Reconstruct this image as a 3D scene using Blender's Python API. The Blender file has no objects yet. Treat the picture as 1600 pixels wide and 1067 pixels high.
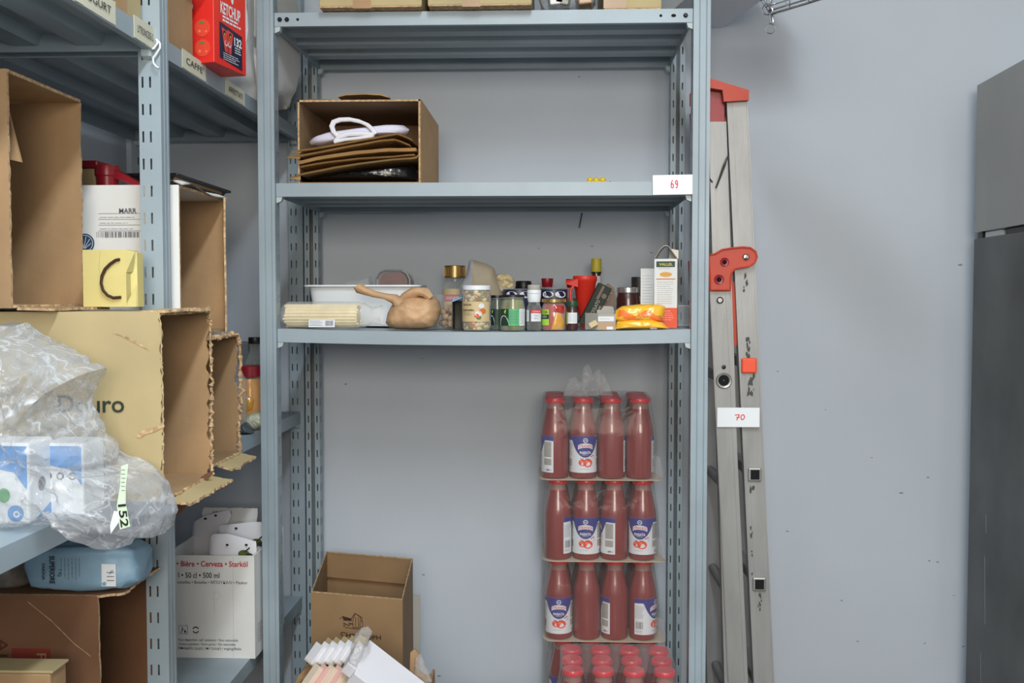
import bpy, bmesh, math, random
from mathutils import Vector, Matrix, noise
C = bpy.context.scene.collection
PI = math.pi
R = math.radians
random.seed(7)

# ------------------------------------------------------------------ camera
FPX = 1600.0
ZC = 1.45
YAW, PITCH = math.atan(61/1600), math.atan(68.5/1600)
CAMROT = Matrix.Rotation(YAW, 3, 'Z') @ Matrix.Rotation(PI/2-PITCH, 3, 'X')
CAMPOS = Vector((0, 0, ZC))
cam_data = bpy.data.cameras.new('camera')
cam_data.sensor_width = 36.0
cam_data.lens = 36.0*FPX/1600
cam = bpy.data.objects.new('camera', cam_data)
cam.matrix_world = Matrix.Translation(CAMPOS) @ CAMROT.to_4x4()
C.objects.link(cam)
bpy.context.scene.camera = cam

def ray(px, py):
    return CAMROT @ Vector(((px-800)/FPX, -(py-533.5)/FPX, -1))
def W(px, py, Y):
    d = ray(px, py); return CAMPOS + d*(Y/d.y)
def WX(px, py, X):
    d = ray(px, py); return CAMPOS + d*(X/d.x)
def WZ(px, py, z):
    d = ray(px, py); return CAMPOS + d*((z-ZC)/d.z)

# ------------------------------------------------------------------ materials
MATS = {}
def lin(c):
    c /= 255.0
    return c/12.92 if c <= .04045 else ((c+.055)/1.055)**2.4
def L3(rgb): return (lin(rgb[0]), lin(rgb[1]), lin(rgb[2]), 1)
def mat(name, rgb, rough=.6, metal=0, var=0, vscale=8, bump=0, bscale=60, coat=0, rgb2=None, stretch=(1,1,1), aniso=0, spec=.5, sss=0):
    if name in MATS: return name
    m = bpy.data.materials.new(name); m.use_nodes = True
    nt = m.node_tree; b = nt.nodes['Principled BSDF']
    b.inputs['Base Color'].default_value = L3(rgb)
    b.inputs['Roughness'].default_value = rough
    b.inputs['Metallic'].default_value = metal
    b.inputs['Specular IOR Level'].default_value = spec
    if coat:
        b.inputs['Coat Weight'].default_value = coat; b.inputs['Coat Roughness'].default_value = .06
    if sss:
        b.inputs['Subsurface Weight'].default_value = sss; b.inputs['Subsurface Scale'].default_value = .01
    if var or bump:
        tc = nt.nodes.new('ShaderNodeTexCoord'); mp = nt.nodes.new('ShaderNodeMapping')
        mp.inputs['Scale'].default_value = stretch
        nt.links.new(tc.outputs['Object'], mp.inputs['Vector'])
    if var:
        n = nt.nodes.new('ShaderNodeTexNoise'); n.inputs['Scale'].default_value = vscale
        n.inputs['Detail'].default_value = 6
        nt.links.new(mp.outputs['Vector'], n.inputs['Vector'])
        r = nt.nodes.new('ShaderNodeValToRGB')
        r.color_ramp.elements[0].position = .32; r.color_ramp.elements[1].position = .68
        lo = rgb2 if rgb2 else tuple(max(0, c*(1-var)) for c in rgb)
        hi = rgb if rgb2 else tuple(min(255, c*(1+var*.5)) for c in rgb)
        r.color_ramp.elements[0].color = L3(lo); r.color_ramp.elements[1].color = L3(hi)
        nt.links.new(n.outputs['Fac'], r.inputs['Fac']); nt.links.new(r.outputs['Color'], b.inputs['Base Color'])
    if bump:
        n2 = nt.nodes.new('ShaderNodeTexNoise'); n2.inputs['Scale'].default_value = bscale; n2.inputs['Detail'].default_value = 4
        nt.links.new(mp.outputs['Vector'], n2.inputs['Vector'])
        bp = nt.nodes.new('ShaderNodeBump'); bp.inputs['Strength'].default_value = bump; bp.inputs['Distance'].default_value = .004
        nt.links.new(n2.outputs['Fac'], bp.inputs['Height']); nt.links.new(bp.outputs['Normal'], b.inputs['Normal'])
    MATS[name] = m
    return name
def film(name, alpha, rgb=(235,238,242), rough=.12, bump=.6, bscale=30, edge=.5, streak=0):
    """thin clear plastic: part clear, part glossy"""
    m = bpy.data.materials.new(name); m.use_nodes = True
    nt = m.node_tree; b = nt.nodes['Principled BSDF']; out = nt.nodes['Material Output']
    b.inputs['Base Color'].default_value = L3(rgb); b.inputs['Roughness'].default_value = rough
    b.inputs['Specular IOR Level'].default_value = .9
    tr = nt.nodes.new('ShaderNodeBsdfTransparent'); mx = nt.nodes.new('ShaderNodeMixShader')
    lw = nt.nodes.new('ShaderNodeLayerWeight'); lw.inputs['Blend'].default_value = .35
    ma = nt.nodes.new('ShaderNodeMath'); ma.operation = 'MULTIPLY_ADD'; ma.use_clamp = True
    ma.inputs[1].default_value = edge; ma.inputs[2].default_value = alpha
    nt.links.new(lw.outputs['Facing'], ma.inputs[0])
    tc = nt.nodes.new('ShaderNodeTexCoord')
    n2 = nt.nodes.new('ShaderNodeTexNoise'); n2.inputs['Scale'].default_value = bscale; n2.inputs['Detail'].default_value = 5; n2.inputs['Distortion'].default_value = .6
    nt.links.new(tc.outputs['Object'], n2.inputs['Vector'])
    bp = nt.nodes.new('ShaderNodeBump'); bp.inputs['Strength'].default_value = bump; bp.inputs['Distance'].default_value = .01
    nt.links.new(n2.outputs['Fac'], bp.inputs['Height']); nt.links.new(bp.outputs['Normal'], b.inputs['Normal'])
    nt.links.new(bp.outputs['Normal'], lw.inputs['Normal'])
    if streak:   # creases whiten the plastic
        n3 = nt.nodes.new('ShaderNodeTexNoise'); n3.inputs['Scale'].default_value = 13; n3.inputs['Detail'].default_value = 3; n3.inputs['Distortion'].default_value = 1.2
        nt.links.new(tc.outputs['Object'], n3.inputs['Vector'])
        cr = nt.nodes.new('ShaderNodeValToRGB'); e_ = cr.color_ramp.elements
        e_[0].position = .47; e_[0].color = (0,0,0,1); e_[1].position = .5; e_[1].color = (1,1,1,1); e3 = e_.new(.53); e3.color = (0,0,0,1)
        nt.links.new(n3.outputs['Fac'], cr.inputs['Fac'])
        m2 = nt.nodes.new('ShaderNodeMath'); m2.operation = 'MULTIPLY_ADD'; m2.use_clamp = True; m2.inputs[1].default_value = streak
        nt.links.new(cr.outputs['Color'], m2.inputs[0]); nt.links.new(ma.outputs['Value'], m2.inputs[2]); ma = m2
    nt.links.new(ma.outputs['Value'], mx.inputs['Fac'])
    nt.links.new(tr.outputs[0], mx.inputs[1]); nt.links.new(b.outputs[0], mx.inputs[2])
    nt.links.new(mx.outputs[0], out.inputs['Surface'])
    MATS[name] = m
    return name

mat('wall_paint', (193,201,211), .85, var=.03, vscale=1.5, bump=.04, bscale=90)
mat('floor_tile', (72,69,66), .5, var=.08, vscale=3)
mat('ceiling_paint', (225,225,224), .9)
mat('steel', (152,167,176), .42, metal=.0, var=.07, vscale=5, spec=.6)
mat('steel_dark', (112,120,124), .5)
mat('steel_worn', (176,190,192), .45)
mat('zinc', (176,176,172), .35, metal=.7)
mat('bolt', (40,42,46), .35, metal=.6)
mat('hole', (8,9,11), .9)
mat('card', (164,132,96), .8, var=.08, vscale=10, bump=.15, bscale=50)
mat('card_in', (152,122,88), .85, var=.1, vscale=6, bump=.1, stretch=(1,1,1))
mat('card_pale', (182,164,122), .75, var=.06, vscale=6, bump=.12, bscale=40)
mat('card_edge', (192,160,122), .9, var=.25, vscale=120)
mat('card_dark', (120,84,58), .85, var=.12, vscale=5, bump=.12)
mat('card_tape', (170,134,96), .3, var=.05)
mat('card_white', (228,228,226), .6, var=.03, vscale=5)
mat('card_grey', (170,166,158), .8)
mat('paper_white', (226,226,232), .7, bump=.1, bscale=25)
mat('paper_lilac', (214,212,232), .7)
mat('paper_kraft', (172,134,84), .8, var=.1, vscale=12, bump=.2, bscale=40)
mat('paper_tan', (204,164,124), .6, var=.10, vscale=18, bump=1.0, bscale=24)
mat('paper_yellow', (216,202,134), .7, var=.04, bump=.1, bscale=20)
mat('masking', (206,204,184), .8)
mat('ink', (26,26,30), .8)
mat('ink_soft', (90,92,98), .8)
mat('ink_green', (40,52,40), .8)
mat('ink_red', (196,40,52), .7)
mat('ink_brown', (58,38,26), .8)
mat('ink_redbrown', (126,44,34), .8)
mat('pen_red', (220,52,58), .7)
mat('white_plastic', (232,236,240), .35)
mat('black_plastic', (24,24,26), .4)
mat('black_film', (22,22,24), .18, bump=.8, bscale=30)
mat('red_plastic', (206,48,36), .4, spec=.5)
mat('dark_red_plastic', (150,26,40), .35)
mat('ladder_red', (190,66,44), .5, var=.06, vscale=20)
mat('aluminium', (156,156,155), .42, metal=.25, var=.06, vscale=10, stretch=(3,3,.6), bump=.04, bscale=80)
mat('aluminium_dull', (140,139,136), .5, metal=.35, var=.08, vscale=14)
mat('scuff', (70,72,68), .7)
mat('chrome', (200,200,202), .15, metal=1)
mat('gold_lid', (156,130,84), .3, metal=.7)
mat('silver_lid', (200,198,194), .25, metal=.8)
mat('orange_card', (233,84,44), .5)
mat('orange_wrap', (246,128,52), .25, coat=.5, bump=.3, bscale=40)
mat('yellow_wrap', (250,190,52), .25, coat=.5, bump=.3, bscale=40)
mat('ketchup_red', (226,46,38), .4, var=.03)
mat('navy', (28,30,62), .4)
mat('tomato_print', (224,72,50), .5)
mat('leaf_print', (104,120,60), .6)
mat('white_bag', (222,220,218), .4, bump=.6, bscale=14, sss=0)
mat('blue_paper', (128,160,182), .5, var=.08, bump=.6, bscale=26)
mat('label_white', (222,224,228), .5)
mat('label_blue', (52,50,128), .5)
mat('label_cream', (206,184,138), .55)
mat('label_green', (88,176,120), .5)
mat('label_dkgreen', (28,60,44), .5)
mat('lime', (168,214,70), .5)
mat('passata', (128,46,42), .3, coat=.5)
mat('passata_neck', (150,110,102), .2, coat=.6)
mat('cap_red', (214,44,58), .35, coat=.3)
mat('tray_card', (196,180,158), .8)
film('shrink', .075, (205,198,198), .12, bump=.3, bscale=18, edge=.28)
film('clear_film', .10, (236,240,246), .10, bump=.9, bscale=16, edge=.75)
film('clear_box', .10, (220,224,226), .08, bump=.05, edge=.5)
film('glass', .12, (210,216,214), .05, bump=.0, edge=.55)

# ------------------------------------------------------------------ mesh builder
_fontcache = {}
def text2d(body, bold=0.0):
    key = (body, bold)
    if key not in _fontcache:
        cu = bpy.data.curves.new('t', 'FONT'); cu.body = body; cu.align_x = 'LEFT'; cu.resolution_u = 3; cu.offset = bold
        o = bpy.data.objects.new('t', cu); C.objects.link(o)
        dg = bpy.context.evaluated_depsgraph_get(); dg.update()
        me = bpy.data.meshes.new_from_object(o.evaluated_get(dg))
        vs = [(v.co.x, v.co.y) for v in me.vertices]; fs = [tuple(p.vertices) for p in me.polygons]
        if not vs: vs, fs = [(0,0),(1,0),(0,1)], []
        xs = [v[0] for v in vs]; ys = [v[1] for v in vs]
        _fontcache[key] = (vs, fs, min(xs), max(xs), min(ys), max(ys))
        bpy.data.objects.remove(o); bpy.data.curves.remove(cu); bpy.data.meshes.remove(me)
    return _fontcache[key]

class MB:
    def __init__(s): s.v = []; s.f = []; s.m = []; s.M = None
    def add(s, vs, fs, m):
        o = len(s.v)
        for v in vs:
            v = Vector(v)
            s.v.append(s.M @ v if s.M else v)
        for f in fs:
            s.f.append([i+o for i in f]); s.m.append(m)
    def box(s, c, d, m, rz=0, bev=0):
        x, y, z = d[0]/2, d[1]/2, d[2]/2
        co, si = math.cos(rz), math.sin(rz)
        if bev <= 0:
            P = [(sx*x, sy*y, sz*z) for sx in (-1,1) for sy in (-1,1) for sz in (-1,1)]
            F = [(0,1,3,2),(4,6,7,5),(0,4,5,1),(2,3,7,6),(0,2,6,4),(1,5,7,3)]
        else:
            bm = bmesh.new(); bmesh.ops.create_cube(bm, size=1)
            for v in bm.verts: v.co = Vector((v.co.x*2*x, v.co.y*2*y, v.co.z*2*z))
            bmesh.ops.bevel(bm, geom=list(bm.edges), offset=min(bev, .45*min(d)), segments=2, affect='EDGES', profile=.5)
            bm.verts.index_update()
            P = [v.co[:] for v in bm.verts]; F = [tuple(v.index for v in f.verts) for f in bm.faces]; bm.free()
        P = [(c[0]+p[0]*co-p[1]*si, c[1]+p[0]*si+p[1]*co, c[2]+p[2]) for p in P]
        s.add(P, F, m)
    def b2(s, x0, x1, y0, y1, z0, z1, m, bev=0):
        s.box(((x0+x1)/2,(y0+y1)/2,(z0+z1)/2), (abs(x1-x0),abs(y1-y0),abs(z1-z0)), m, 0, bev)
    def hexa(s, P, m):   # 8 corners: bottom 4 ccw, top 4 ccw
        s.add(P, [(3,2,1,0),(4,5,6,7),(0,1,5,4),(1,2,6,5),(2,3,7,6),(3,0,4,7)], m)
    def prism(s, pts, a, b, m):   # pts 2-D -> a(u,v), b(u,v) give the two ends
        n = len(pts)
        P = [a(*p) for p in pts] + [b(*p) for p in pts]
        F = [tuple(range(n-1,-1,-1)), tuple(range(n,2*n))] + [(i,(i+1)%n,n+(i+1)%n,n+i) for i in range(n)]
        s.add(P, F, m)
    def tube(s, pts, r, m, n=8, cap=True, closed=False):
        pts = [Vector(p) for p in pts]; k = len(pts); P = []; F = []
        prev = None
        for i, p in enumerate(pts):
            if closed: t = pts[(i+1)%k]-pts[i-1]
            else: t = pts[min(i+1,k-1)]-pts[max(i-1,0)]
            t.normalize()
            if prev is None:
                a = t.cross(Vector((0,0,1)))
                if a.length < .1: a = t.cross(Vector((1,0,0)))
            else: a = prev - t*prev.dot(t)
            a.normalize(); prev = a; b = t.cross(a)
            rr = r[i] if isinstance(r, (list,tuple)) else r
            for j in range(n):
                q = 2*PI*j/n
                P.append(p + a*rr*math.cos(q) + b*rr*math.sin(q))
        kk = k if closed else k-1
        for i in range(kk):
            for j in range(n):
                i2 = (i+1)%k
                F.append((i*n+j, i*n+(j+1)%n, i2*n+(j+1)%n, i2*n+j))
        if cap and not closed:
            F.append(tuple(range(n-1,-1,-1))); F.append(tuple((k-1)*n+j for j in range(n)))
        s.add(P, F, m)
    def lathe(s, prof, c, m, n=28, axis='z', mats=None, sx=1, sy=1, cap=True):
        P = []; F = []; k = len(prof)
        for (r, h) in prof:
            for j in range(n):
                q = 2*PI*j/n
                x, y = r*math.cos(q)*sx, r*math.sin(q)*sy
                p = {'z':(x,y,h),'x':(h,x,y),'y':(x,h,y)}[axis]
                P.append((c[0]+p[0], c[1]+p[1], c[2]+p[2]))
        for i in range(k-1):
            fs = [(i*n+j, i*n+(j+1)%n, (i+1)*n+(j+1)%n, (i+1)*n+j) for j in range(n)]
            if axis == 'y': fs = [f[::-1] for f in fs]
            if mats:
                s.add([],[],m); o=len(s.v)
                F += [(f, mats[i]) for f in fs]
            else: F += [(f, m) for f in fs]
        if cap:
            F.append((tuple(range(n-1,-1,-1)), mats[0] if mats else m)); F.append((tuple((k-1)*n+j for j in range(n)), mats[-1] if mats else m))
        o = len(s.v)
        for v in P:
            v = Vector(v); s.v.append(s.M @ v if s.M else v)
        for f, mm in F:
            s.f.append([i+o for i in f]); s.m.append(mm)
    def disc(s, mp, u, v, r, m, n=16, h=.0004, ry=None):
        ry = ry or r
        s.add([mp(u+r*math.cos(2*PI*i/n), v+ry*math.sin(2*PI*i/n), h) for i in range(n)], [tuple(range(n))], m)
    def poly(s, mp, pts, m, h=.0004):
        s.add([mp(p[0], p[1], h) for p in pts], [tuple(range(len(pts)))], m)
    def patch(s, mp, u0, v0, u1, v1, m, h=.0004, nu=1, nv=1):
        P = [mp(u0+(u1-u0)*i/nu, v0+(v1-v0)*j/nv, h) for j in range(nv+1) for i in range(nu+1)]
        F = [(j*(nu+1)+i, j*(nu+1)+i+1, (j+1)*(nu+1)+i+1, (j+1)*(nu+1)+i) for j in range(nv) for i in range(nu)]
        s.add(P, F, m)
    def text(s, mp, body, u, v, m, h=None, w=None, rot=0, align='c', off=.0006, bold=.0, arc=0):
        vs, fs, x0, x1, y0, y1 = text2d(body, bold)
        bw, bh = max(x1-x0,1e-6), .72
        if h and w: sx, sy = w/bw, h/bh
        elif w: sx = sy = w/bw
        else: sx = sy = h/bh
        ax = {'c':(x0+x1)/2,'l':x0,'r':x1}[align]
        co, si = math.cos(rot), math.sin(rot)
        P = []
        for (x, y) in vs:
            a, b = (x-ax)*sx, (y-.36)*sy
            if arc: b += -a*a*arc
            P.append(mp(u+a*co-b*si, v+a*si+b*co, off))
        s.add(P, fs, m)
    def stroke(s, mp, pts, w, m, off=.0006):
        for i in range(len(pts)-1):
            a, b = Vector(pts[i]), Vector(pts[i+1]); d = (b-a)
            if d.length < 1e-7: continue
            d.normalize(); n = Vector((-d.y, d.x))*w/2; a = a-d*w*.3; b = b+d*w*.3
            s.add([mp(q.x, q.y, off+i*1e-6) for q in (a-n, b-n, b+n, a+n)], [(0,1,2,3)], m)
    def lines(s, mp, u0, u1, v0, v1, n, m, th=.0008, seed=0, off=.0006):
        """unreadable small print: rows of short bars"""
        rr = random.Random(seed)
        for i in range(n):
            v = v1-(v1-v0)*(i+.5)/n; u = u0
            end = u1-(u1-u0)*rr.random()*.25
            while u < end:
                l = (u1-u0)*(.06+.14*rr.random()); e = min(u+l, end)
                s.patch(mp, u, v-th/2, e, v+th/2, m, off); u = e+(u1-u0)*.03
    def bars(s, mp, u0, u1, v0, v1, m, seed=1, off=.0006, n=26):
        rr = random.Random(seed); st = (u1-u0)/n
        for i in range(n):
            w = st*rr.choice((.25,.4,.7))
            s.patch(mp, u0+i*st, v0, u0+i*st+w, v1, m, off)
    def panel(s, mp, u0, u1, v0, v1, t, m, nu=1, nv=1, tear='', amp=.004, warp=0, seed=0, em=None, freq=60):
        """sheet with thickness (h from 0 down to -t), edges named in tear are ragged"""
        P = []; em = em or m
        if tear: nu, nv = max(nu, 2), max(nv, 48) if ('r' in tear or 'l' in tear) else nv; nu = 40 if ('t' in tear or 'b' in tear) else nu; freq = 45
        for side in (0, 1):
            for j in range(nv+1):
                for i in range(nu+1):
                    u = u0+(u1-u0)*i/nu; v = v0+(v1-v0)*j/nv
                    def N(a, b, k): return .7*noise.noise(Vector((a*freq+seed*7.3, b*freq+k*3.1, seed+k)))+.5*noise.noise(Vector((a*freq*4, b*freq*4+k*3.1, seed+k)))
                    if i == 0 and 'l' in tear: u += amp*N(u, v, 1)
                    if i == nu and 'r' in tear: u += amp*N(u, v, 2)
                    if j == 0 and 'b' in tear: v += amp*N(u, v, 3)
                    if j == nv and 't' in tear: v += amp*N(u, v, 4)
                    w = warp*noise.noise(Vector((u*9+seed, v*9, seed*1.7))) if warp else 0
                    P.append(mp(u, v, w-(t if side else 0)))
        n = (nu+1)*(nv+1); F = []
        for j in range(nv):
            for i in range(nu):
                a = j*(nu+1)+i
                F.append((a, a+1, a+nu+2, a+nu+1)); F.append((n+a, n+a+nu+1, n+a+nu+2, n+a+1))
        s.add(P, F, m)
        o = len(s.v)-len(P)
        def rim(a, b): s.f.append([o+a, o+n+a, o+n+b, o+b]); s.m.append(em)
        for i in range(nu): rim(i, i+1); rim(nv*(nu+1)+i+1, nv*(nu+1)+i)
        for j in range(nv): rim((j+1)*(nu+1), j*(nu+1)); rim(j*(nu+1)+nu, (j+1)*(nu+1)+nu)
    def pillow(s, mp, out, tf, tb, m, rings=12, n=72, amp=.004, freq=25, seed=0, ctr=None, p=2.2, ridge=True, matf=None, mb=None, jit=0):
        """closed soft body: outline out (u,v), bulging tf to the front and tb to the back"""
        L = [Vector(q) for q in out]; k = len(L)
        seg = [(L[(i+1)%k]-L[i]).length for i in range(k)]; tot = sum(seg); B = []
        i, acc = 0, 0.0
        for j in range(n):
            d = tot*j/n
            while acc+seg[i] < d: acc += seg[i]; i += 1
            B.append(L[i].lerp(L[(i+1)%k], (d-acc)/max(seg[i],1e-9)))
        c = Vector(ctr) if ctr else sum(B, Vector((0,0)))/n
        if jit: B = [q+Vector((noise.noise(Vector((q.x*60,q.y*60,seed))), noise.noise(Vector((q.x*60,q.y*60,seed+9)))))*jit for q in B]
        P = []; F = []
        def hh(q, r, t, k2):
            b = t*max(0, 1-r**p)**.55
            z = noise.noise(Vector((q.x*freq, q.y*freq, seed+k2)))
            z2 = noise.noise(Vector((q.x*freq*2.3+5, q.y*freq*2.3, seed+k2)))
            if ridge: z = 1-2*abs(z); z2 = 1-2*abs(z2)
            return b + amp*(z*.7+z2*.4)*min(1, 4*(1-r))
        for side, t in ((1, tf), (-1, tb)):
            for ri in range(rings+1):
                r = ri/rings
                for j in range(n):
                    q = c+(B[j]-c)*r
                    P.append(mp(q.x, q.y, side*hh(q, r, t, side)))
        o = (rings+1)*n
        FM = []
        for side in (0, 1):
            for ri in range(rings):
                for j in range(n):
                    a, b = side*o+ri*n+j, side*o+ri*n+(j+1)%n
                    f = (a, a+n, b+n, b) if side == 0 else (b, b+n, a+n, a)
                    if ri == 0: f = tuple(dict.fromkeys(f))
                    q = c+(B[j]-c)*((ri+.5)/rings)
                    mm = matf(q.x, q.y) if (matf and side == 0) else (mb if (mb and side == 1) else m)
                    FM.append((f, mm))
        oo = len(s.v)
        for v in P:
            v = Vector(v); s.v.append(s.M @ v if s.M else v)
        for f, mm in FM:
            s.f.append([i+oo for i in f]); s.m.append(mm)
    def blob(s, c, d, m, e=.6, nu=28, nv=18, amp=.003, freq=30, seed=0, rz=0, ridge=False):
        def sp(x, k): return math.copysign(abs(x)**k, x)
        P = []; co, si = math.cos(rz), math.sin(rz)
        for j in range(nv+1):
            a = -PI/2+PI*j/nv
            for i in range(nu):
                b = 2*PI*i/nu
                v = Vector((sp(math.cos(a),e)*sp(math.cos(b),e)*d[0]/2, sp(math.cos(a),e)*sp(math.sin(b),e)*d[1]/2, sp(math.sin(a),e)*d[2]/2))
                z = noise.noise(v*freq+Vector((seed*3.7,0,0)))
                if ridge: z = 1-2*abs(z)
                v += v.normalized()*amp*z if v.length else v
                P.append((c[0]+v.x*co-v.y*si, c[1]+v.x*si+v.y*co, c[2]+v.z))
        F = [(j*nu+i, j*nu+(i+1)%nu, (j+1)*nu+(i+1)%nu, (j+1)*nu+i) for j in range(nv) for i in range(nu)]
        s.add(P, F, m)
    def build(s, name, parent=None, smooth=False, weld=True, keep=True):
        me = bpy.data.meshes.new(name)
        bm = bmesh.new()
        names = list(dict.fromkeys(s.m)); idx = {n: i for i, n in enumerate(names)}
        bv = [bm.verts.new(v) for v in s.v]
        for f, m in zip(s.f, s.m):
            f = list(dict.fromkeys(f))
            if len(f) < 3: continue
            try:
                q = bm.faces.new([bv[i] for i in f]); q.material_index = idx[m]; q.smooth = smooth
            except ValueError: pass
        if weld: bmesh.ops.remove_doubles(bm, verts=bm.verts, dist=1e-6)
        bm.to_mesh(me); bm.free()
        for n in names: me.materials.append(MATS[n])
        if smooth:
            try: me.set_sharp_from_angle(angle=R(38))
            except Exception: pass
        o = bpy.data.objects.new(name, me); C.objects.link(o)
        if parent: o.parent = parent
        return o

def plane(o, ux, uy):
    o, ux, uy = Vector(o), Vector(ux).normalized(), Vector(uy).normalized(); n = ux.cross(uy)
    return lambda u, v, h=0: o+ux*u+uy*v+n*h
def cyl(c, r, a0=0):
    c = Vector(c)
    def f(u, v, h=0):
        a = u/r+a0
        return Vector((c.x+(r+h)*math.sin(a), c.y-(r+h)*math.cos(a), c.z+v))
    return f
def thing(name, label, cat, loc=(0,0,0), rz=0, group=None):
    o = bpy.data.objects.new(name, None); C.objects.link(o)
    o.empty_display_size = .05
    o.location = loc; o.rotation_euler = (0,0,rz); o['label'] = label; o['category'] = cat
    if group: o['group'] = group
    return o
def tag(o, label, cat, group=None, loc=None, rz=None):
    o['label'] = label; o['category'] = cat
    if group: o['group'] = group
    if loc is not None: o.location = loc
    if rz is not None: o.rotation_euler = (0,0,rz)
    return o
def torn_edge(t, pts, r=.004, amp=.005, n=70, seed=0, m='card_edge', part='torn_edge'):
    """ragged fibre edge following pts"""
    b = MB(); L = [Vector(p) for p in pts]; P = []; rad = []
    for i in range(n+1):
        s = i/n*(len(L)-1); a = min(int(s), len(L)-2); q = L[a].lerp(L[a+1], s-a)
        k = Vector((noise.noise(Vector((i*.55,seed,1))), noise.noise(Vector((i*.55,seed,5))), noise.noise(Vector((i*.8,seed,9)))))
        P.append(q+k*amp); rad.append(r*(.55+.9*abs(noise.noise(Vector((i*.9,seed+3,2))))+(.5 if i % 7 == 3 else 0)))
    b.tube(P, rad, m, 5); return b.build(part, t)
def struct(o): o['kind'] = 'structure'; return o
def dup(root, loc, rz=0, label=None, group=None):
    r = root.copy(); C.objects.link(r); r.location = loc; r.rotation_euler = (0,0,rz)
    if label: r['label'] = label
    if group: r['group'] = group
    for ch in list(root.children):
        c = ch.copy(); C.objects.link(c); c.parent = r
        for g in list(ch.children):
            d = g.copy(); C.objects.link(d); d.parent = c
    return r
# ------------------------------------------------------------------ the room
WALLY = 2.775
def slab(name, x0,x1,y0,y1,z0,z1, m):
    b = MB(); b.b2(x0,x1,y0,y1,z0,z1,m); return struct(b.build(name))
XW0, XW1, YW0, HT = -1.16, 1.95, -2.2, 3.0
mat('wall_mark', (138,140,144), .9)
wb = MB(); wb.b2(XW0-.1, XW1+.1, WALLY, WALLY+.1, 0, HT, 'wall_paint')
wm = plane((0,WALLY,0),(1,0,0),(0,0,1))
rr = random.Random(5)
for px, py, r in [(1500,414,3),(1408,770,3),(1450,746,2),(1452,876,2),(1465,878,2),(1340,1002,2),(1315,938,2),(540,600,2),(660,560,1.5),(905,120,1.5),(1445,1005,1.6),(1215,580,1.5),(925,385,2),(1018,395,2),(662,898,2),(1490,930,1.5),(1362,715,1.5),(1505,1010,2),(686,1056,3),(1290,640,1.2),(842,388,1.5),(1230,830,2)]:
    p = W(px, py, WALLY); s_ = r*.0011
    wb.poly(wm, [(p.x+s_*math.cos(a)*(1+.5*rr.random())*1.5, p.z+s_*math.sin(a)*(.5+.6*rr.random())) for a in [i*PI/4 for i in range(8)]], 'wall_mark', .0005)
struct(wb.build('wall_back'))
slab('wall_left', XW0-.1, XW0, YW0, WALLY, 0, HT, 'wall_paint')
slab('wall_right', XW1, XW1+.1, YW0, WALLY, 0, HT, 'wall_paint')
mat('wall_paint_grey', (150,150,148), .85)
slab('wall_front', XW0-.1, XW1+.1, YW0-.1, YW0, 0, HT, 'wall_paint_grey')
slab('floor', XW0-.1, XW1+.1, YW0-.1, WALLY+.1, -.1, 0, 'floor_tile')
slab('ceiling', XW0-.1, XW1+.1, YW0-.1, WALLY+.1, HT, HT+.1, 'ceiling_paint')

# ------------------------------------------------------------------ light: two fluorescent ceiling fittings' worth of daylight-white light
def area(name, loc, rot, sx, sy, power, col=(1,1,1)):
    l = bpy.data.lights.new(name, 'AREA'); l.shape = 'RECTANGLE'; l.size = sx; l.size_y = sy; l.energy = power; l.color = col
    o = bpy.data.objects.new(name, l); C.objects.link(o); o.location = loc; o.rotation_euler = rot
    return o
area('ceiling_light', (.06,.25,HT-.03), (0,0,0), .16, 1.25, 39, (.84,.94,1))
area('ceiling_light', (.06,-1.35,HT-.03), (0,0,0), .16, 1.25, 10, (.80,.92,1))
# warm fill light added behind the camera to brighten the shelf compartments
area('added_fill_light', (.2,YW0+.06,2.05), (PI/2,0,0), 1.5, 1.0, 62, (1,.90,.77))
b = MB()  # invented window frame, unseen, built around the added fill light
for q in ((-.60,-.55,1.5,2.6),(.95,1.0,1.5,2.6),(.175,.225,1.55,2.55)): b.b2(q[0],q[1],YW0+.001,YW0+.05,q[2],q[3],'white_plastic')
for z in (1.5,2.55): b.b2(-.55,.95,YW0+.001,YW0+.05,z,z+.05,'white_plastic')
struct(b.build('added_fill_frame_1'))
wd = bpy.data.worlds.new('world'); bpy.context.scene.world = wd; wd.use_nodes = True
wd.node_tree.nodes['Background'].inputs[0].default_value = (.9,.95,1,1)
wd.node_tree.nodes['Background'].inputs[1].default_value = .5
vs_ = bpy.context.scene.view_settings
vs_.view_transform = 'Standard'; vs_.look = 'None'; vs_.exposure = .41; vs_.gamma = 1; vs_.use_curve_mapping = False

# ------------------------------------------------------------------ steel shelving
PW, PD, LIPR = .037, .038, .010      # post web, post depth, how far shelf lips sit behind the posts' faces
def strip(b, a, c, z0, z1, slots, m, pitch=.046, sh=.0185, sw=.0032, z_off=.012):
    """upright strip from 2-D point a to c with real slots cut at the given distances"""
    a, c = Vector(a), Vector(c); L = (c-a).length; d = (c-a)/L
    xs = [0]
    for q in slots: xs += [q-sw/2, q+sw/2]
    xs.append(L)
    zs = [z0]; z = z0+z_off
    while z+sh < z1: zs += [z, z+sh]; z += pitch
    zs.append(z1)
    if not slots: zs = [z0, z1]
    P = [(a.x+d.x*x, a.y+d.y*x, z) for z in zs for x in xs]; nx = len(xs); F = []
    for j in range(len(zs)-1):
        for i in range(nx-1):
            if slots and i % 2 == 1 and j % 2 == 1: continue
            F.append((j*nx+i, j*nx+i+1, (j+1)*nx+i+1, (j+1)*nx+i))
    b.add(P, F, m)
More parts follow.
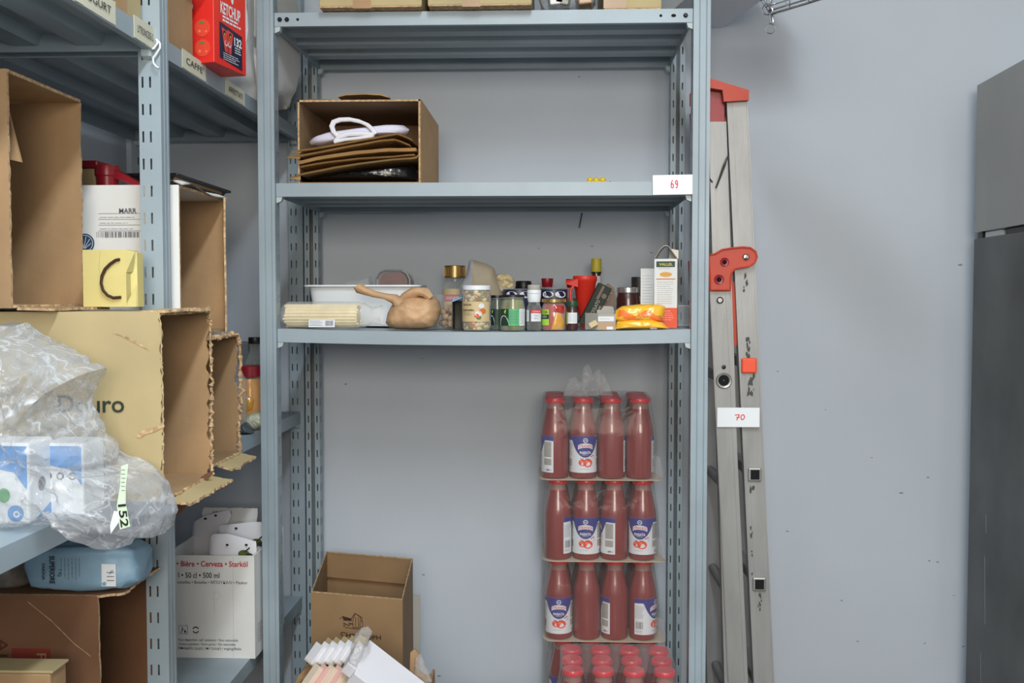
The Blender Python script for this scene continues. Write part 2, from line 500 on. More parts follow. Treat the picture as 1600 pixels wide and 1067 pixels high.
def post(parent, x, y, rz, z0, z1):
    """lipped channel; local -y is its closed face, open slit at +y; origin at the middle of the closed face"""
    b = MB(); b.M = Matrix.Translation((x,y,0)) @ Matrix.Rotation(rz, 4, 'Z')
    w, d, lp = PW/2, PD, .0135
    g = .0035
    web = [(-w,0),(-w+.012,0),(-w+.0135,.0016),(-w+.015,0),(w-.010,0),(w-.0085,.0016),(w-.007,0),(w,0)]
    for i in range(len(web)-1): strip(b, web[i], web[i+1], z0, z1, [], 'steel')
    strip(b, (w,0), (w,d), z0, z1, [.018,.031], 'steel')
    strip(b, (-w,d), (-w,0), z0, z1, [.007,.020], 'steel')
    strip(b, (w,d), (w-lp,d), z0, z1, [.007], 'steel')
    strip(b, (-w+lp,d), (-w,d), z0, z1, [.0065], 'steel')
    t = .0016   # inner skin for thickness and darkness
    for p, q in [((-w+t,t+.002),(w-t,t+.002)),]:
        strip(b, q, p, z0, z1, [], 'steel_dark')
    o = b.build('post', parent)
    f = MB(); f.M = b.M; f.b2(-w-.002, w+.002, -.002, d+.002, -.0, .022, 'black_plastic'); 
    f.build('foot_cap', o)
    return o
def shelf(parent, L, D, z, mtx, lip=.03, sag=0, holes=False, name='shelf', ribs=3):
    """local x along the length, y inward, front lip outer face at y=0, top at z"""
    b = MB(); b.M = mtx
    n = 16 if sag else 1
    def sg(x): return -sag*(1-(2*x/L-1)**2)
    t = .0018
    for i in range(n):
        x0, x1 = L*i/n, L*(i+1)/n; a, c = sg(x0), sg(x1)
        def slabq(y0,y1,zz0,zz1):
            b.hexa([(x0,y0,z+zz0+a),(x1,y0,z+zz0+c),(x1,y1,z+zz0+c),(x0,y1,z+zz0+a),(x0,y0,z+zz1+a),(x1,y0,z+zz1+c),(x1,y1,z+zz1+c),(x0,y1,z+zz1+a)], 'steel')
        slabq(0, D, -t, 0)
        for (y0, y1) in ((0,t),(D-t,D)): slabq(y0, y1, -lip, -t)
        slabq(t, .013, -lip, -lip+t); slabq(D-.013, D-t, -lip, -lip+t)
        for k in range(ribs):
            yc = D*(k+1)/(ribs+1)
            slabq(yc-.021, yc+.021, -.022, -.020); 
            for (ya, yb) in ((yc-.028,yc-.021),(yc+.021,yc+.028)):
                q0, q1 = (-t, -.022) if ya < yc else (-.022, -t)
                b.add([(x0,ya,z+q0+a),(x1,ya,z+q0+c),(x1,yb,z+q1+c),(x0,yb,z+q1+a)], [(3,2,1,0)], 'steel')
    for xx in (0, L-t): b.b2(xx, xx+t, t, D-t, z-lip, z-t, 'steel')
    fm = plane((0,0,z-lip/2),(1,0,0),(0,0,1))
    if holes:
        for xx in (.052, L-.070): b.disc(fm, xx, 0, .0032, 'hole')
        b.disc(fm, L-.042, 0, .0055, 'hole', ry=.0036)
        bk = plane((0,D-t,z-lip/2),(1,0,0),(0,0,1))
        for xx in (.03,.055,.09,L-.03,L-.06,L-.09): b.disc(lambda u,v,h: bk(u,v,-h*-1 - .0008), xx, 0, .003, 'zinc')
    o = b.build(name, parent)
    if holes:
        for xx in (.012, .028, L-.016):
            q = MB(); q.M = mtx; q.lathe([(.0055,0),(.0052,-.003),(.003,-.0042)], (xx,0,z-lip/2), 'bolt', 6, 'y')
            q.build('bolt', o)
    for xx, dx in ((0,1),(L,-1)):
        for yy, dy in ((.002,1),(D-.002,-1)):
            q = MB(); q.M = mtx
            q.hexa([(xx,yy,z-lip-.014),(xx+dx*.010,yy,z-lip-.010),(xx+dx*.010,yy+dy*.016,z-lip-.010),(xx,yy+dy*.016,z-lip-.014),
                    (xx,yy,z-lip),(xx+dx*.013,yy,z-lip),(xx+dx*.013,yy+dy*.016,z-lip),(xx,yy+dy*.016,z-lip)] if dx*dy>0 else
                   [(xx,yy,z-lip-.014),(xx,yy+dy*.016,z-lip-.014),(xx+dx*.010,yy+dy*.016,z-lip-.010),(xx+dx*.010,yy,z-lip-.010),
                    (xx,yy,z-lip),(xx,yy+dy*.016,z-lip),(xx+dx*.013,yy+dy*.016,z-lip),(xx+dx*.013,yy,z-lip)], 'steel_worn')
            q.build('corner_clip', o)
    return o
S1, S2, S3, S4 = ZC+.634, ZC+.2565, ZC-.070, ZC-1.056
CY0, CY1 = 2.28, 2.742            # front and back of the middle rack
CX0 = W(405.5, 465, CY0).x; CX1 = W(1107, 465, CY0).x
rack = thing('shelving_rack', 'grey-blue slotted steel shelving rack against the back wall, middle of the picture', 'shelving', (0,0,0))
TOP = ZC+.7155
post(rack, CX0+PW/2, CY0, 0, 0, TOP); post(rack, CX1-PW/2, CY0, 0, 0, TOP)
post(rack, CX0+PW/2, CY1, PI, 0, TOP); post(rack, CX1-PW/2, CY1, PI, 0, TOP)
SX0, SL = CX0+PW+.0006, CX1-CX0-2*PW-.0012
SD = CY1-CY0-2*LIPR
for z, sag, hol in ((S1,0,True),(S2,0,False),(S3,.007,False),(S4,0,False)):
    shelf(rack, SL, SD, z, Matrix.Translation((SX0, CY0+LIPR, 0)), .03, sag, hol)
# left rack: its fronts face +x
XL, LD = -.6625, .46
SA, SB, SC = ZC+.449, ZC-.306, ZC-.808
YP0, YP1, YP2 = .76, 1.73, 2.719
lrack = thing('shelving_rack', 'long grey-blue slotted steel shelving rack along the left wall, seen at an angle', 'shelving', (0,0,0))
for yp in (YP0, YP1, YP2):
    post(lrack, XL, yp+PW/2, PI/2, 0, 2.6)
    post(lrack, XL-LD, yp+PW/2, -PI/2, 0, 2.6)
for (ya, yb) in ((YP0, YP1), (YP1, YP2)):
    for z in (SA, SB, SC):
        shelf(lrack, yb-ya-PW-.0012, LD-2*LIPR, z, Matrix.Translation((XL-LIPR, ya+PW+.0006, 0)) @ Matrix.Rotation(PI/2, 4, 'Z'), .032, 0, False)
# paper labels stuck on the top shelf's edge
def lip_label(name, y0, y1, word, label, up=.006, dn=-.030):
    b = MB(); mp = plane((XL-LIPR+.0012, (y0+y1)/2, SA), (0,1,0), (0,0,1)); w = y1-y0
    b.panel(mp, -w/2, w/2, dn, up, .0008, 'masking', 6, 2, 'lrtb', .0015, .0006, seed=len(word))
    b.text(mp, word, 0, (up+dn)/2, 'ink', h=.012, w=w*.72, off=.0012)
    o = b.build(name); tag(o, label, 'label', 'handwritten shelf-edge labels')
    return o
def ya(px): return WX(px, 100, XL-.01).y
lip_label('shelf_label', ya(118), ya(181), 'YOGURT', 'pale paper label cut by the top of the picture on the left rack shelf edge')
lip_label('shelf_label', ya(209), ya(243), "LI'TRONCESE-D", 'pale paper label above the white string on the left rack shelf edge')
lip_label('shelf_label', ya(284), ya(321), "CAFFE'", 'pale paper label handwritten CAFFE below the ketchup box', .004)
lip_label('shelf_label', ya(351), ya(381), 'AFFETTATI', 'smallest and farthest pale label on the left rack top shelf edge', .002)
# string tied around the near post
b = MB()
c = W(243, 74, 1.735)
def sp(*pts): return [W(x, y, Y) for x, y, Y in pts]
b.tube(sp((222,77,1.725),(230,78,1.722),(240,76,1.72),(246,68,1.722),(245,62,1.727),(243,62,1.735)), .0018, 'white_plastic', 6)
b.tube(sp((245,62,1.727),(250,68,1.722),(250,75,1.72),(245,83,1.72),(239,91,1.72),(240,99,1.72),(244,104,1.72),(248,106,1.72)), .0016, 'white_plastic', 6)
tag(b.build('string', smooth=True), 'short white string looped through the left rack shelf hole', 'string')
# number cards
def number_card(px0, py0, px1, py1, Y, word, label, tilt=0, digits=None):
    a, d = W(px0, py1, Y), W(px1, py0, Y); w, h = d.x-a.x, d.z-a.z
    c = (a+d)/2; b = MB(); mp = plane((0,0,0),(math.cos(tilt),0,math.sin(tilt)),(-math.sin(tilt),0,math.cos(tilt)))
    b.panel(mp, -w/2, w/2, -h/2, h/2, .002, 'white_plastic', 4, 2)
    for st in digits: b.stroke(mp, [(w*(x-.5), h*(y-.5)) for x, y in st], .0021, 'pen_red', .0005)
    return tag(b.build('number_card'), label, 'sign', None, c)
def arc_pts(cx, cy, rx, ry, a0, a1, n=12): return [(cx+rx*math.cos(R(a0+(a1-a0)*i/n)), cy+ry*math.sin(R(a0+(a1-a0)*i/n))) for i in range(n+1)]
six = [(.462,.72),(.440,.66),(.426,.56)]+arc_pts(.452,.44,.027,.11,175,535)
nine = arc_pts(.548,.61,.024,.10,0,360)+[(.574,.52),(.570,.42),(.552,.34),(.53,.36)]
number_card(1020,273,1087.5,304,CY0+.0005,'69','white card with red handwritten 69 on the middle rack shelf edge', R(.8), [six, nine])
# ------------------------------------------------------------------ things on the middle rack
def px2(n, Y): return n*Y/FPX
def X(px, Y, py=465): return W(px, py, Y).x
def Z(py, Y, px=756): return W(px, py, Y).z
def outl(pts, Y, loc):
    """photo outline -> (u,v) about loc in the plane y = Y"""
    r = []
    for x, y in pts:
        p = W(x, y, Y); r.append((p.x-loc[0], p.z-loc[2]))
    return r
def front(): return plane((0,0,0),(1,0,0),(0,0,1))
SAG = .006
def s3z(x): 
    t = (x-SX0)/SL
    return S3-.007*(1-(2*t-1)**2)+.0004

# ---- top shelf: two taped cartons, a third, clear wrap, a grey case
def closed_carton(px0, px1, Y0, depth, h, z, label, tape=True, m='card_pale', name='cardboard_box', rz=0):
    x0, x1 = X(px0, Y0, 15), X(px1, Y0, 15); w = x1-x0
    t = thing(name, label, 'box', ((x0+x1)/2, Y0+depth/2, z), rz, None)
    b = MB(); b.b2(-w/2, w/2, -depth/2, depth/2, .004, h, m, .003); b.build('body', t)
    f = MB()   # bottom flaps sag a little below the body
    for s in (-1, 1): f.hexa([(-w/2+.002,s*.001,.0005),(w/2-.002,s*.001,.0005),(w/2-.002,s*depth/2,.0022),(-w/2+.002,s*depth/2,.0022),(-w/2+.002,s*.001,.003),(w/2-.002,s*.001,.003),(w/2-.002,s*depth/2,.0045),(-w/2+.002,s*depth/2,.0045)] if s>0 else
                             [(-w/2+.002,s*depth/2,.0022),(w/2-.002,s*depth/2,.0022),(w/2-.002,s*.001,.0005),(-w/2+.002,s*.001,.0005),(-w/2+.002,s*depth/2,.0045),(w/2-.002,s*depth/2,.0045),(w/2-.002,s*.001,.003),(-w/2+.002,s*.001,.003)], 'card_edge')
    f.build('bottom_flaps', t)
    if tape:
        q = MB(); q.b2(-.038,.002, -depth/2-.0006, -depth/2+.0002, 0, h, 'card_tape'); q.build('tape', t)
    return t
closed_carton(498, 659, 2.262, .36, .25, S1, 'pale taped cardboard box at the left end of the top shelf of the middle rack')
closed_carton(668, 831, 2.258, .36, .25, S1, 'pale taped cardboard box on the top shelf, second from the left post')
t3 = closed_carton(943, 1034, 2.30, .30, .22, S1, 'small untaped cardboard box with darker left half on the top shelf', False)
b = MB(); w3 = X(1034,2.30,15)-X(943,2.30,15); b.b2(-w3/2, -w3/2+.05, -.1503, -.1495, .005, .219, 'card_tape'); b.build('wide_tape', t3)
# clear wrap between the boxes
p = W(886, 8, 2.36); t = thing('plastic_wrap_bundle', 'bundle of grey pouches in crumpled clear wrap between boxes on the top shelf', 'packaging', (p.x, 2.36, S1))
b = MB()
for k, (dx, a, m) in enumerate(((-.032,-.12,'card_white'),(-.002,.16,'card_grey'),(.032,-.10,'card_tape'))):
    b.M = Matrix.Translation((dx,0,.085)) @ Matrix.Rotation(a,4,'Y'); b.box((0,0,0),(.03,.16,.15),m,0,.003)
b.build('pouches', t)
b = MB(); b.blob((0,0,.105),(.128,.19,.20),'clear_film',.55,36,24,.009,24,3,0,True)
for i, v in enumerate(b.v): v.z = max(v.z, .0006)
b.build('clear_wrap', t, True)
# grey case lying across the tops of the right-hand posts
ZT = ZC+.7165
p1 = WZ(1122, 48, ZT); p2 = WZ(1191, 0, ZT)
d = Vector((p2.x-p1.x, p2.y-p1.y, 0)).normalized(); n = Vector((d.y, -d.x, 0))
if n.x > 0: n = -n
mat('case_grey', (226,232,240), .6)
case = thing('storage_case', 'flat blue-grey case lying across the tops of the right posts of the middle rack', 'case', (p1.x, p1.y, ZT))
b = MB(); L_, W_ = .46, .185
o0 = Vector((0,0,0)); c4 = [o0, o0+d*L_, o0+d*L_+n*W_, o0+n*W_]
if (c4[1]-c4[0]).cross(c4[2]-c4[1]).z < 0: c4 = c4[::-1]
b.hexa([q for q in c4]+[q+Vector((0,0,.10)) for q in c4], 'case_grey'); b.build('body', case)
b = MB(); mid = (c4[0]+c4[2])/2
b.hexa([mid+(q-mid)*1.02+Vector((0,0,.1002)) for q in c4]+[mid+(q-mid)*1.02+Vector((0,0,.13)) for q in c4], 'steel_dark'); b.build('lid', case)

# ---- second shelf: open brown carton lying on its side, stuffed with bags
zb = S2+.0005; Yf = 2.315
x0, x1 = X(466, Yf, 280), X(657, Yf, 280); ztop = Z(156, Yf, 560)
bw, bh, bd = x1-x0, ztop-zb, .33
t = thing('open_carton', 'open brown carton lying on its side on the second shelf, full of bags', 'box', (x0, Yf, zb))
b = MB(); k = .004
b.b2(0, bw, 0, bd, 0, k, 'card_in'); b.b2(0, bw, 0, bd, bh-k, bh, 'card_in')
b.b2(0, k, 0, bd, k, bh-k, 'card_in'); b.b2(bw-k, bw, 0, bd, k, bh-k, 'card'); b.b2(k, bw-k, bd-k, bd, k, bh-k, 'card_in')
for q in ((0,bw,-.001,0,bh-k,bh),(0,k,-.001,0,0,bh),(bw-k,bw,-.001,0,0,bh)): b.b2(*q,'card_edge')
b.build('body', t)
b = MB(); mp = plane((0,0,0),(1,0,0),(0,0,1))   # side flap folded back on the right
b.hexa([(bw,0,0),(bw+.002,-.002,0),(bw+.026,.14,0),(bw+.022,.14,0),(bw,0,bh),(bw+.002,-.002,bh),(bw+.026,.14,bh-.035),(bw+.022,.14,bh-.035)],'card')
b.build('side_flap', t)
b = MB()
pts = [(528,150),(540,147),(570,145.5),(595,147),(607,150.5)]
P = [W(x, y, Yf+.06)-Vector((x0,Yf,zb)) for x, y in pts]
for i in range(len(P)-1): b.hexa([P[i]+Vector((0,0,-.003)),P[i+1]+Vector((0,0,-.003)),P[i+1]+Vector((0,.07,-.001)),P[i]+Vector((0,.07,-.001)),P[i],P[i+1],P[i+1]+Vector((0,.07,.002)),P[i]+Vector((0,.07,.002))],'card')
for x in (530, 600):
    p = W(x,152,Yf+.06)-Vector((x0,Yf,zb)); b.b2(p.x-.007,p.x+.007,p.y,p.y+.05,bh,bh+.005,'card_dark')
b.build('carry_handle_flap', t)
b = MB(); b.pillow(plane((0,.004,0),(1,0,0),(0,0,1)), [(-.0,bh+.001),(.03,bh+.004),(.055,bh+.003),(.08,bh+.0015),(.08,bh),(0,bh)], .001, .03, 'card_dark', 4, 24, .0003); b.build('torn_flap', t)
# black film bundle
def rel(x, y, Y): return W(x, y, Y)
p = Vector(((x0+x1)/2, 2.40, zb+k))
t = thing('black_film_bundle', 'crumpled black plastic film under the paper bags in the open carton', 'packaging', p)
b = MB(); ol = [(u, max(v,.0006)) for u, v in outl([(478,281),(500,277),(540,271),(580,266),(620,262),(648,260),(652,270),(652,281)], 2.36, p)]
b.pillow(plane((0,-.04,0),(1,0,0),(0,0,1)), ol, .035, .14, 'black_film', 10, 90, .005, 40, 4)
for i, v in enumerate(b.v): b.v[i] = Vector((min(max(v.x, -bw/2+.008), bw/2-.008), v.y, max(v.z, .0006)))
b.build('film', t, True)
# kraft paper bags, folded
def bag_sheet(name, label, pts_front, Y, depth, tk, m, seed, group=None):
    """folded paper bag: its front fold follows the photo's line, lies back into the carton"""
    P = [W(x, y, Y) for x, y in pts_front]; c = P[len(P)//2].copy()
    t = thing(name, label, 'paper bag', c, 0, group)
    b = MB(); n = 14
    for lay in range(2):
        vs = []; F = []
        for j in range(9):
            for i in range(n+1):
                s = i/n*(len(P)-1); a = min(int(s), len(P)-2); q = P[a].lerp(P[a+1], s-a)-c
                if j: q.x = min(max(q.x, x0+.007-c.x), x1-.007-c.x)
                yy = (0,.003)[j] if j < 2 else depth*j/8
                dz = (tk if lay else 0)*(1-.15*abs(j-4)/4)+.0012*noise.noise(Vector((i*.5+seed, j*.4, 0)))
                vs.append((q.x, q.y+yy-(.004*lay if j == 0 else 0), q.z+dz-.03*yy/depth*0 ))
        for j in range(8):
            for i in range(n): a = j*(n+1)+i; F.append((a,a+1,a+n+2,a+n+1) if lay else (a,a+n+1,a+n+2,a+1))
        b.add(vs, F, m)
    o = len(b.v); N = (n+1)*9
    for i in range(n): b.f.append([i, i+1, N+i+1, N+i]); b.m.append(m); a = 8*(n+1)+i; b.f.append([a+1, a, N+a, N+a+1]); b.m.append(m)
    for j in range(8):
        a = j*(n+1); b.f.append([a+n+1, a, N+a, N+a+n+1]); b.m.append(m); a += n; b.f.append([a, a+n+1, N+a+n+1, N+a]); b.m.append(m)
    b.build('folded_sheet', t)
    return t
bag_sheet('paper_bag', 'lowest kraft bag in the open carton, its long front fold drooping at the left', [(452,281),(472,273),(520,264),(560,257),(620,250),(650,248),(654,244)], 2.306, .2, .004, 'paper_kraft', 1)
for i, (pts, lb) in enumerate([
    ([(470,262),(500,256),(560,249),(610,246),(648,243)], 'kraft paper bag just above the drooping lowest one in the open carton'),
    ([(466,257),(500,249),(555,241),(600,237),(650,236)], 'kraft paper bag in the middle of the carton stack with a gaping fold'),
    ([(449,248),(490,241),(540,231),(590,222),(618,219),(640,228)], 'kraft paper bag second from the top, reaching farthest left out of the carton'),
    ([(455,239),(500,232),(545,224),(590,216),(622,210),(644,220)], 'topmost kraft paper bag in the open carton, right under the white bag')]):
    bag_sheet('paper_bag', lb, pts, 2.304, .19, (.0035,.008,.004,.004)[i], 'paper_kraft', 5+i)
# gusset folds of the gaping bag, and the white bags with cord handles
wbY = 2.36
P = [(x, y-3.5) for x, y in [(483,226),(488,219),(510,212),(560,205),(610,199),(630,199),(640,206),(636,213),(590,217),(540,225),(500,231),(487,230)]]
c = W(560, 222, wbY); t = thing('paper_bag', 'folded white paper bag with white cord handles on the carton stack', 'paper bag', c)
b = MB(); b.pillow(front(), outl(P, wbY, c), .03, .11, 'paper_lilac', 8, 60, .002, 20, 2, None, 5, False); b.build('folded_body', t, True)
for off, nm in ((0,0),(.004,1)):
    b = MB()
    hp = [(527,213),(520,206),(517,197),(520,190),(530,186.5),(545,186),(560,189),(572,194),(580,201),(585,208)]
    b.tube([W(x+off*700, y+off*300, 2.325)-c for x, y in hp], .0042, 'paper_white', 8); b.build('cord_handle', t, True)
b = MB(); b.tube([W(x, y, 2.322)-c for x, y in [(524,221),(530,214),(545,210),(565,209),(585,211)]], .0055, 'paper_white', 8)
b.tube([W(x, y, 2.32)-c for x, y in [(522,222),(540,218),(560,216),(582,213)]], .004, 'paper_white', 8); b.build('cord_knot', t, True)
# yellow flower clip
c = W(936, 281, 2.38); t = thing('flower_clip', 'small yellow flower-shaped plastic clip lying on the second shelf', 'clip', (c.x, 2.38, S2+.0005))
b = MB(); mat('yellow', (216,186,40), .45)
for i in range(7): 
    a = PI*i/6; b.blob((-.006+.017*math.cos(a), .012*math.sin(a)-.004, .006+.008*(i%2)),(.014,.014,.014),'yellow',1,12,8,0)
b.lathe([(.020,0),(.021,.004),(.018,.010),(.008,.012)],(-.006,0,0),'yellow',20); b.build('petals', t, True)
b = MB(); mat('leaf_green', (84,96,48), .5); b.hexa([(.014,-.004,0),(.026,-.004,0),(.026,.004,0),(.014,.004,0),(.014,-.004,.003),(.026,-.004,.012),(.026,.004,.012),(.014,.004,.003)],'leaf_green'); b.build('leaf', t)
# black nail in the wall behind
c = W(909, 334, WALLY); b = MB(); e = W(905, 356, WALLY-.02)
b.tube([Vector((0,.008,0)), Vector((0,-.02,0)), e-c], .0018, 'black_plastic', 6); tag(b.build('cable_end'), 'thin black cable end poking from the back wall under the second shelf', 'cable', None, c)

# ---- third shelf
def jar_lathe(t, prof, m, part='glass_body'):
    b = MB(); b.lathe(prof, (0,0,0), m, 32); return b.build(part, t, True)
def lid(t, r, z0, h, m, part='lid', ridge=False):
    b = MB(); b.lathe([(r*.97,z0),(r,z0+.001),(r,z0+h-.0015),(r*.95,z0+h),(0.001,z0+h-.0005)], (0,0,0), m, 32); 
    if ridge:
        for i in range(32):
            a = 2*PI*i/32; b.box((r*math.cos(a), r*math.sin(a), z0+h*.5),(.0012,.0012,h*.7),m,a)
    return b.build(part, t, True)
def at3(px, Y): 
    x = X(px, Y, 505); return (x, Y, s3z(x)+.0013)
# pale breadsticks in a clear roll
Yb = 2.345; xa, xb = X(437,Yb,496), X(594,Yb,496)
t = thing('pasta_pack', 'clear-wrapped roll of pale yellow pasta lying at the left front of the third shelf', 'food', ((xa+xb)/2, Yb, s3z(xa+.02)+.0006))
mat('pasta', (236,220,180), .5, var=.05, vscale=30); L_ = xb-xa
b = MB(); r0 = .0265
b.lathe([(.006,-L_/2+.016),(.0245,-L_/2+.018),(.0255,-L_/2+.03),(.0255,L_/2-.058),(.0245,L_/2-.05),(.006,L_/2-.048)],(0,0,r0+.001),'pasta',24,'x')
for i in range(22):
    a = 2*PI*i/22; dl = .004*math.sin(i*5.1); b.tube([(-L_/2+.018+dl, .0245*math.cos(a), r0+.001+.0245*math.sin(a)),(L_/2-.05+dl, .0245*math.cos(a), r0+.001+.0245*math.sin(a))], .0028, 'pasta', 6)
b.build('sticks', t, True)
film('roll_film', .12, (244,244,240), .12, .5, 35, .35)
b = MB(); b.lathe([(.004,-L_/2-.004),(.022,-L_/2+.008),(.0300,-L_/2+.022),(.0302,L_/2-.055),(.0295,L_/2-.035),(.018,L_/2-.018),(.021,L_/2-.006),(.024,L_/2+.004)],(0,0,.0303),'roll_film',28,'x',cap=False)
for v in range(len(b.v)):
    q = b.v[v]; s_ = .003*noise.noise(Vector((q.x*40,q.y*60,q.z*60))); 
    if q.x > L_/2-.05 or q.x < -L_/2+.02: b.v[v] = Vector((q.x,q.y+s_*2,max(.0005,q.z+s_*2)))
b.build('clear_wrap', t, True)
b = MB(); mp = plane((-L_/2+.105,-.031,.011),(1,0,0),(0,.25,1)); b.panel(mp,-.03,.03,-.009,.009,.0006,'label_white',2,2); b.bars(mp,.008,.027,-.006,.006,'ink_soft',3); b.lines(mp,-.027,.004,-.007,.007,4,'ink_soft'); b.build('label', t)
# twisted tan paper bag
Yp = 2.385; c = at3(640, Yp); c = (c[0], Yp, c[2])
t = thing('paper_bag', 'crumpled tan paper bag with a twisted neck on the third shelf', 'paper bag', c)
body = outl([(597,505),(600,490),(606,478),(618,468),(630,462),(645,460),(660,462),(672,462),(683,470),(686,484),(682,500),(674,512),(655,516.5),(636,517),(615,515.5),(602,512)], Yp-.05, c)
body = [(u, max(v, .001)) for u, v in body]
b = MB(); b.pillow(plane((0,0,0),(1,0,0),(0,0,1)), body, .052, .05, 'paper_tan', 16, 110, .0085, 17, 11, None, 2.6); b.build('body', t, True)
b = MB(); yo = -.03
def bp_(x, y): q = W(x, y, Yp-.04); return Vector((q.x-c[0], -.03, q.z-c[2]))
b.tube([bp_(624,476),bp_(615,467),bp_(600,463),bp_(584,459),bp_(570,455),bp_(560,450),bp_(557,446)], [.016,.011,.006,.0075,.010,.012,.010], 'paper_tan', 10)
for v in range(len(b.v)): 
    q = b.v[v]; b.v[v] = q+Vector((1,1,1))*.003*noise.noise(q*70)
b.build('twisted_neck', t, True)
b = MB(); b.tube([bp_(622,470),bp_(632,463),bp_(645,457),bp_(655,455),bp_(664,458),bp_(672,466)], [.006,.010,.013,.012,.010,.008], 'paper_tan', 10)
for v in range(len(b.v)): 
    q = b.v[v]; b.v[v] = q+Vector((1,1,1))*.004*noise.noise(q*60)
b.build('folded_ear', t, True)
# white ribbed tray
Yt = 2.475; xa, xb = X(470,Yt,450), X(657,Yt,450); cx = (xa+xb)/2; tw = xb-xa; th = Z(447,Yt,560)-s3z(cx); td = .17
t = thing('plastic_tray', 'white ribbed plastic tray behind the roll of pasta on the third shelf', 'tray', (cx, Yt+td/2, s3z(xa+.02)))
b = MB(); inn = .014
def rr_ring(w, d, z, n=40, rib=0):
    P = []
    for i in range(n*4):
        a = 2*PI*i/(n*4); ca, sa = math.cos(a), math.sin(a); e = .28
        q = rib*(1 if (i//3)%2 else 0)
        P.append(((w/2-q)*math.copysign(abs(ca)**e,ca), (d/2-q)*math.copysign(abs(sa)**e,sa), z))
    return P
rings = [rr_ring(tw-.046,td-.046,.0008), rr_ring(tw-.042,td-.042,.006,rib=.0032), rr_ring(tw-.030,td-.030,th-.008,rib=.0032), rr_ring(tw-.026,td-.026,th-.004), rr_ring(tw,td,th-.004), rr_ring(tw,td,th), rr_ring(tw-.022,td-.022,th), rr_ring(tw-.050,td-.050,.004)]
nn = 160; P = [p for r_ in rings for p in r_]
F = [(j*nn+i, j*nn+(i+1)%nn, (j+1)*nn+(i+1)%nn, (j+1)*nn+i) for j in range(len(rings)-1) for i in range(nn)]
F.append(tuple(range(nn-1,-1,-1))); F.append(tuple((len(rings)-1)*nn+i for i in range(nn)))
b.add(P, F, 'white_plastic'); b.build('ribbed_tray', t)
# tubs standing in the tray
Ym = 2.55; c = W(617, 452, Ym); mat('meat', (112,62,58), .35, var=.2, vscale=30)
zt = s3z(X(470,Yt,450)+.02)+.006
t = thing('food_tub', 'sealed tub of dark red meat propped upright in the white tray', 'food', (c.x, Ym, zt))
oc = outl([(590,446),(589,436),(594,427),(602,423),(628,423),(636,428),(640,437),(639,448)], Ym, (c.x,0,zt)); oc = [(oc[0][0],.004),]+oc[1:-1]+[(oc[-1][0],.004)]
ct = (sum(q[0] for q in oc)/len(oc), sum(q[1] for q in oc)/len(oc))
b = MB(); b.prism(oc, lambda u,v: (u,0,v), lambda u,v: (u+.012,.05,v*.98), 'clear_box'); b.build('tub', t)
b = MB(); oi = [(ct[0]+(u-ct[0])*.86, ct[1]+(v-ct[1])*.9) for u, v in oc]
b.prism(oi, lambda u,v: (u,.002,v), lambda u,v: (u+.010,.045,v), 'meat'); b.build('meat', t)
b = MB(); lp = [Vector((u,-.001,v)) for u, v in oc]; b.tube(lp, .0028, 'zinc', 8, closed=True); b.build('rim', t)
c = W(559, 445, Ym); t = thing('food_tub', 'empty clear plastic tub beside the red one in the white tray', 'food', (c.x, Ym+.02, zt))
b = MB(); w_ = px2(50, Ym); h_ = W(559,432,Ym).z-zt
b.hexa([(-w_/2,-.03,0),(w_/2,-.03,0),(w_/2,.03,0),(-w_/2,.03,0),(-w_/2+.004,-.03,h_*.85),(w_/2-.012,-.03,h_),(w_/2-.012,.03,h_),(-w_/2+.004,.03,h_*.85)],'clear_box'); b.build('tub', t)
b = MB(); b.b2(-w_/2+.004,w_/2-.010,-.026,.026,.002,h_*.7,'card_grey',.004); b.build('contents', t)
# spice jar with brown lid
c = at3(711, 2.62); t = thing('spice_jar', 'tall spice jar with dull gold lid and red-banded label at the shelf back', 'jar', c)
H = Z(415,2.62)-c[2]; r = px2(40,2.62)/2; mat('spice', (150,104,78), .5)
jar_lathe(t, [(r*.9,0),(r,.004),(r,H*.62),(r*.93,H*.70),(r*.72,H*.74),(r*.72,H*.80)], 'glass', 'glass_body'); 
b = MB(); b.lathe([(r*.86,.003),(r*.92,.006),(r*.92,H*.55),(.001,H*.56)],(0,0,0),'spice',28); b.build('spice_fill', t, True)
lid(t, r*.83, H*.80, H*.20, 'gold_lid', 'lid', True)
b = MB(); mp = cyl((0,0,0), r+.0004); b.patch(mp,-r*1.0,H*.25,r*1.0,H*.62,'label_cream',0,14,1); b.patch(mp,-r*.95,H*.42,r*.95,H*.53,'ink_red',.0004,14,1); b.text(mp,'CANNAMELA',0,H*.475,'label_white',h=H*.06,w=r*1.55,off=.0008); b.lines(mp,-r*.6,r*.6,H*.28,H*.38,3,'ink_brown'); b.build('label', t)
# clear box of nuts
c = at3(702, 2.47); w_ = px2(42,2.47); h_ = Z(460,2.47)-c[2]
mat('nuts', (176,142,104), .6, var=.3, vscale=60)
t = thing('plastic_box', 'clear plastic box with pale brown nuts behind the tan paper bag', 'food', c)
b = MB(); b.b2(-w_/2,w_/2,-.03,.03,0.0005,h_,'clear_box',.002); b.build('box', t)
b = MB(); rr = random.Random(3)
for i in range(26): b.blob((rr.uniform(-w_/2+.013,w_/2-.013), rr.uniform(-.018,.018), .009+.0021*i*.8), (.017,.016,.015), 'nuts', .9, 10, 8, .0022, 120, i)
b.build('nuts', t, True)
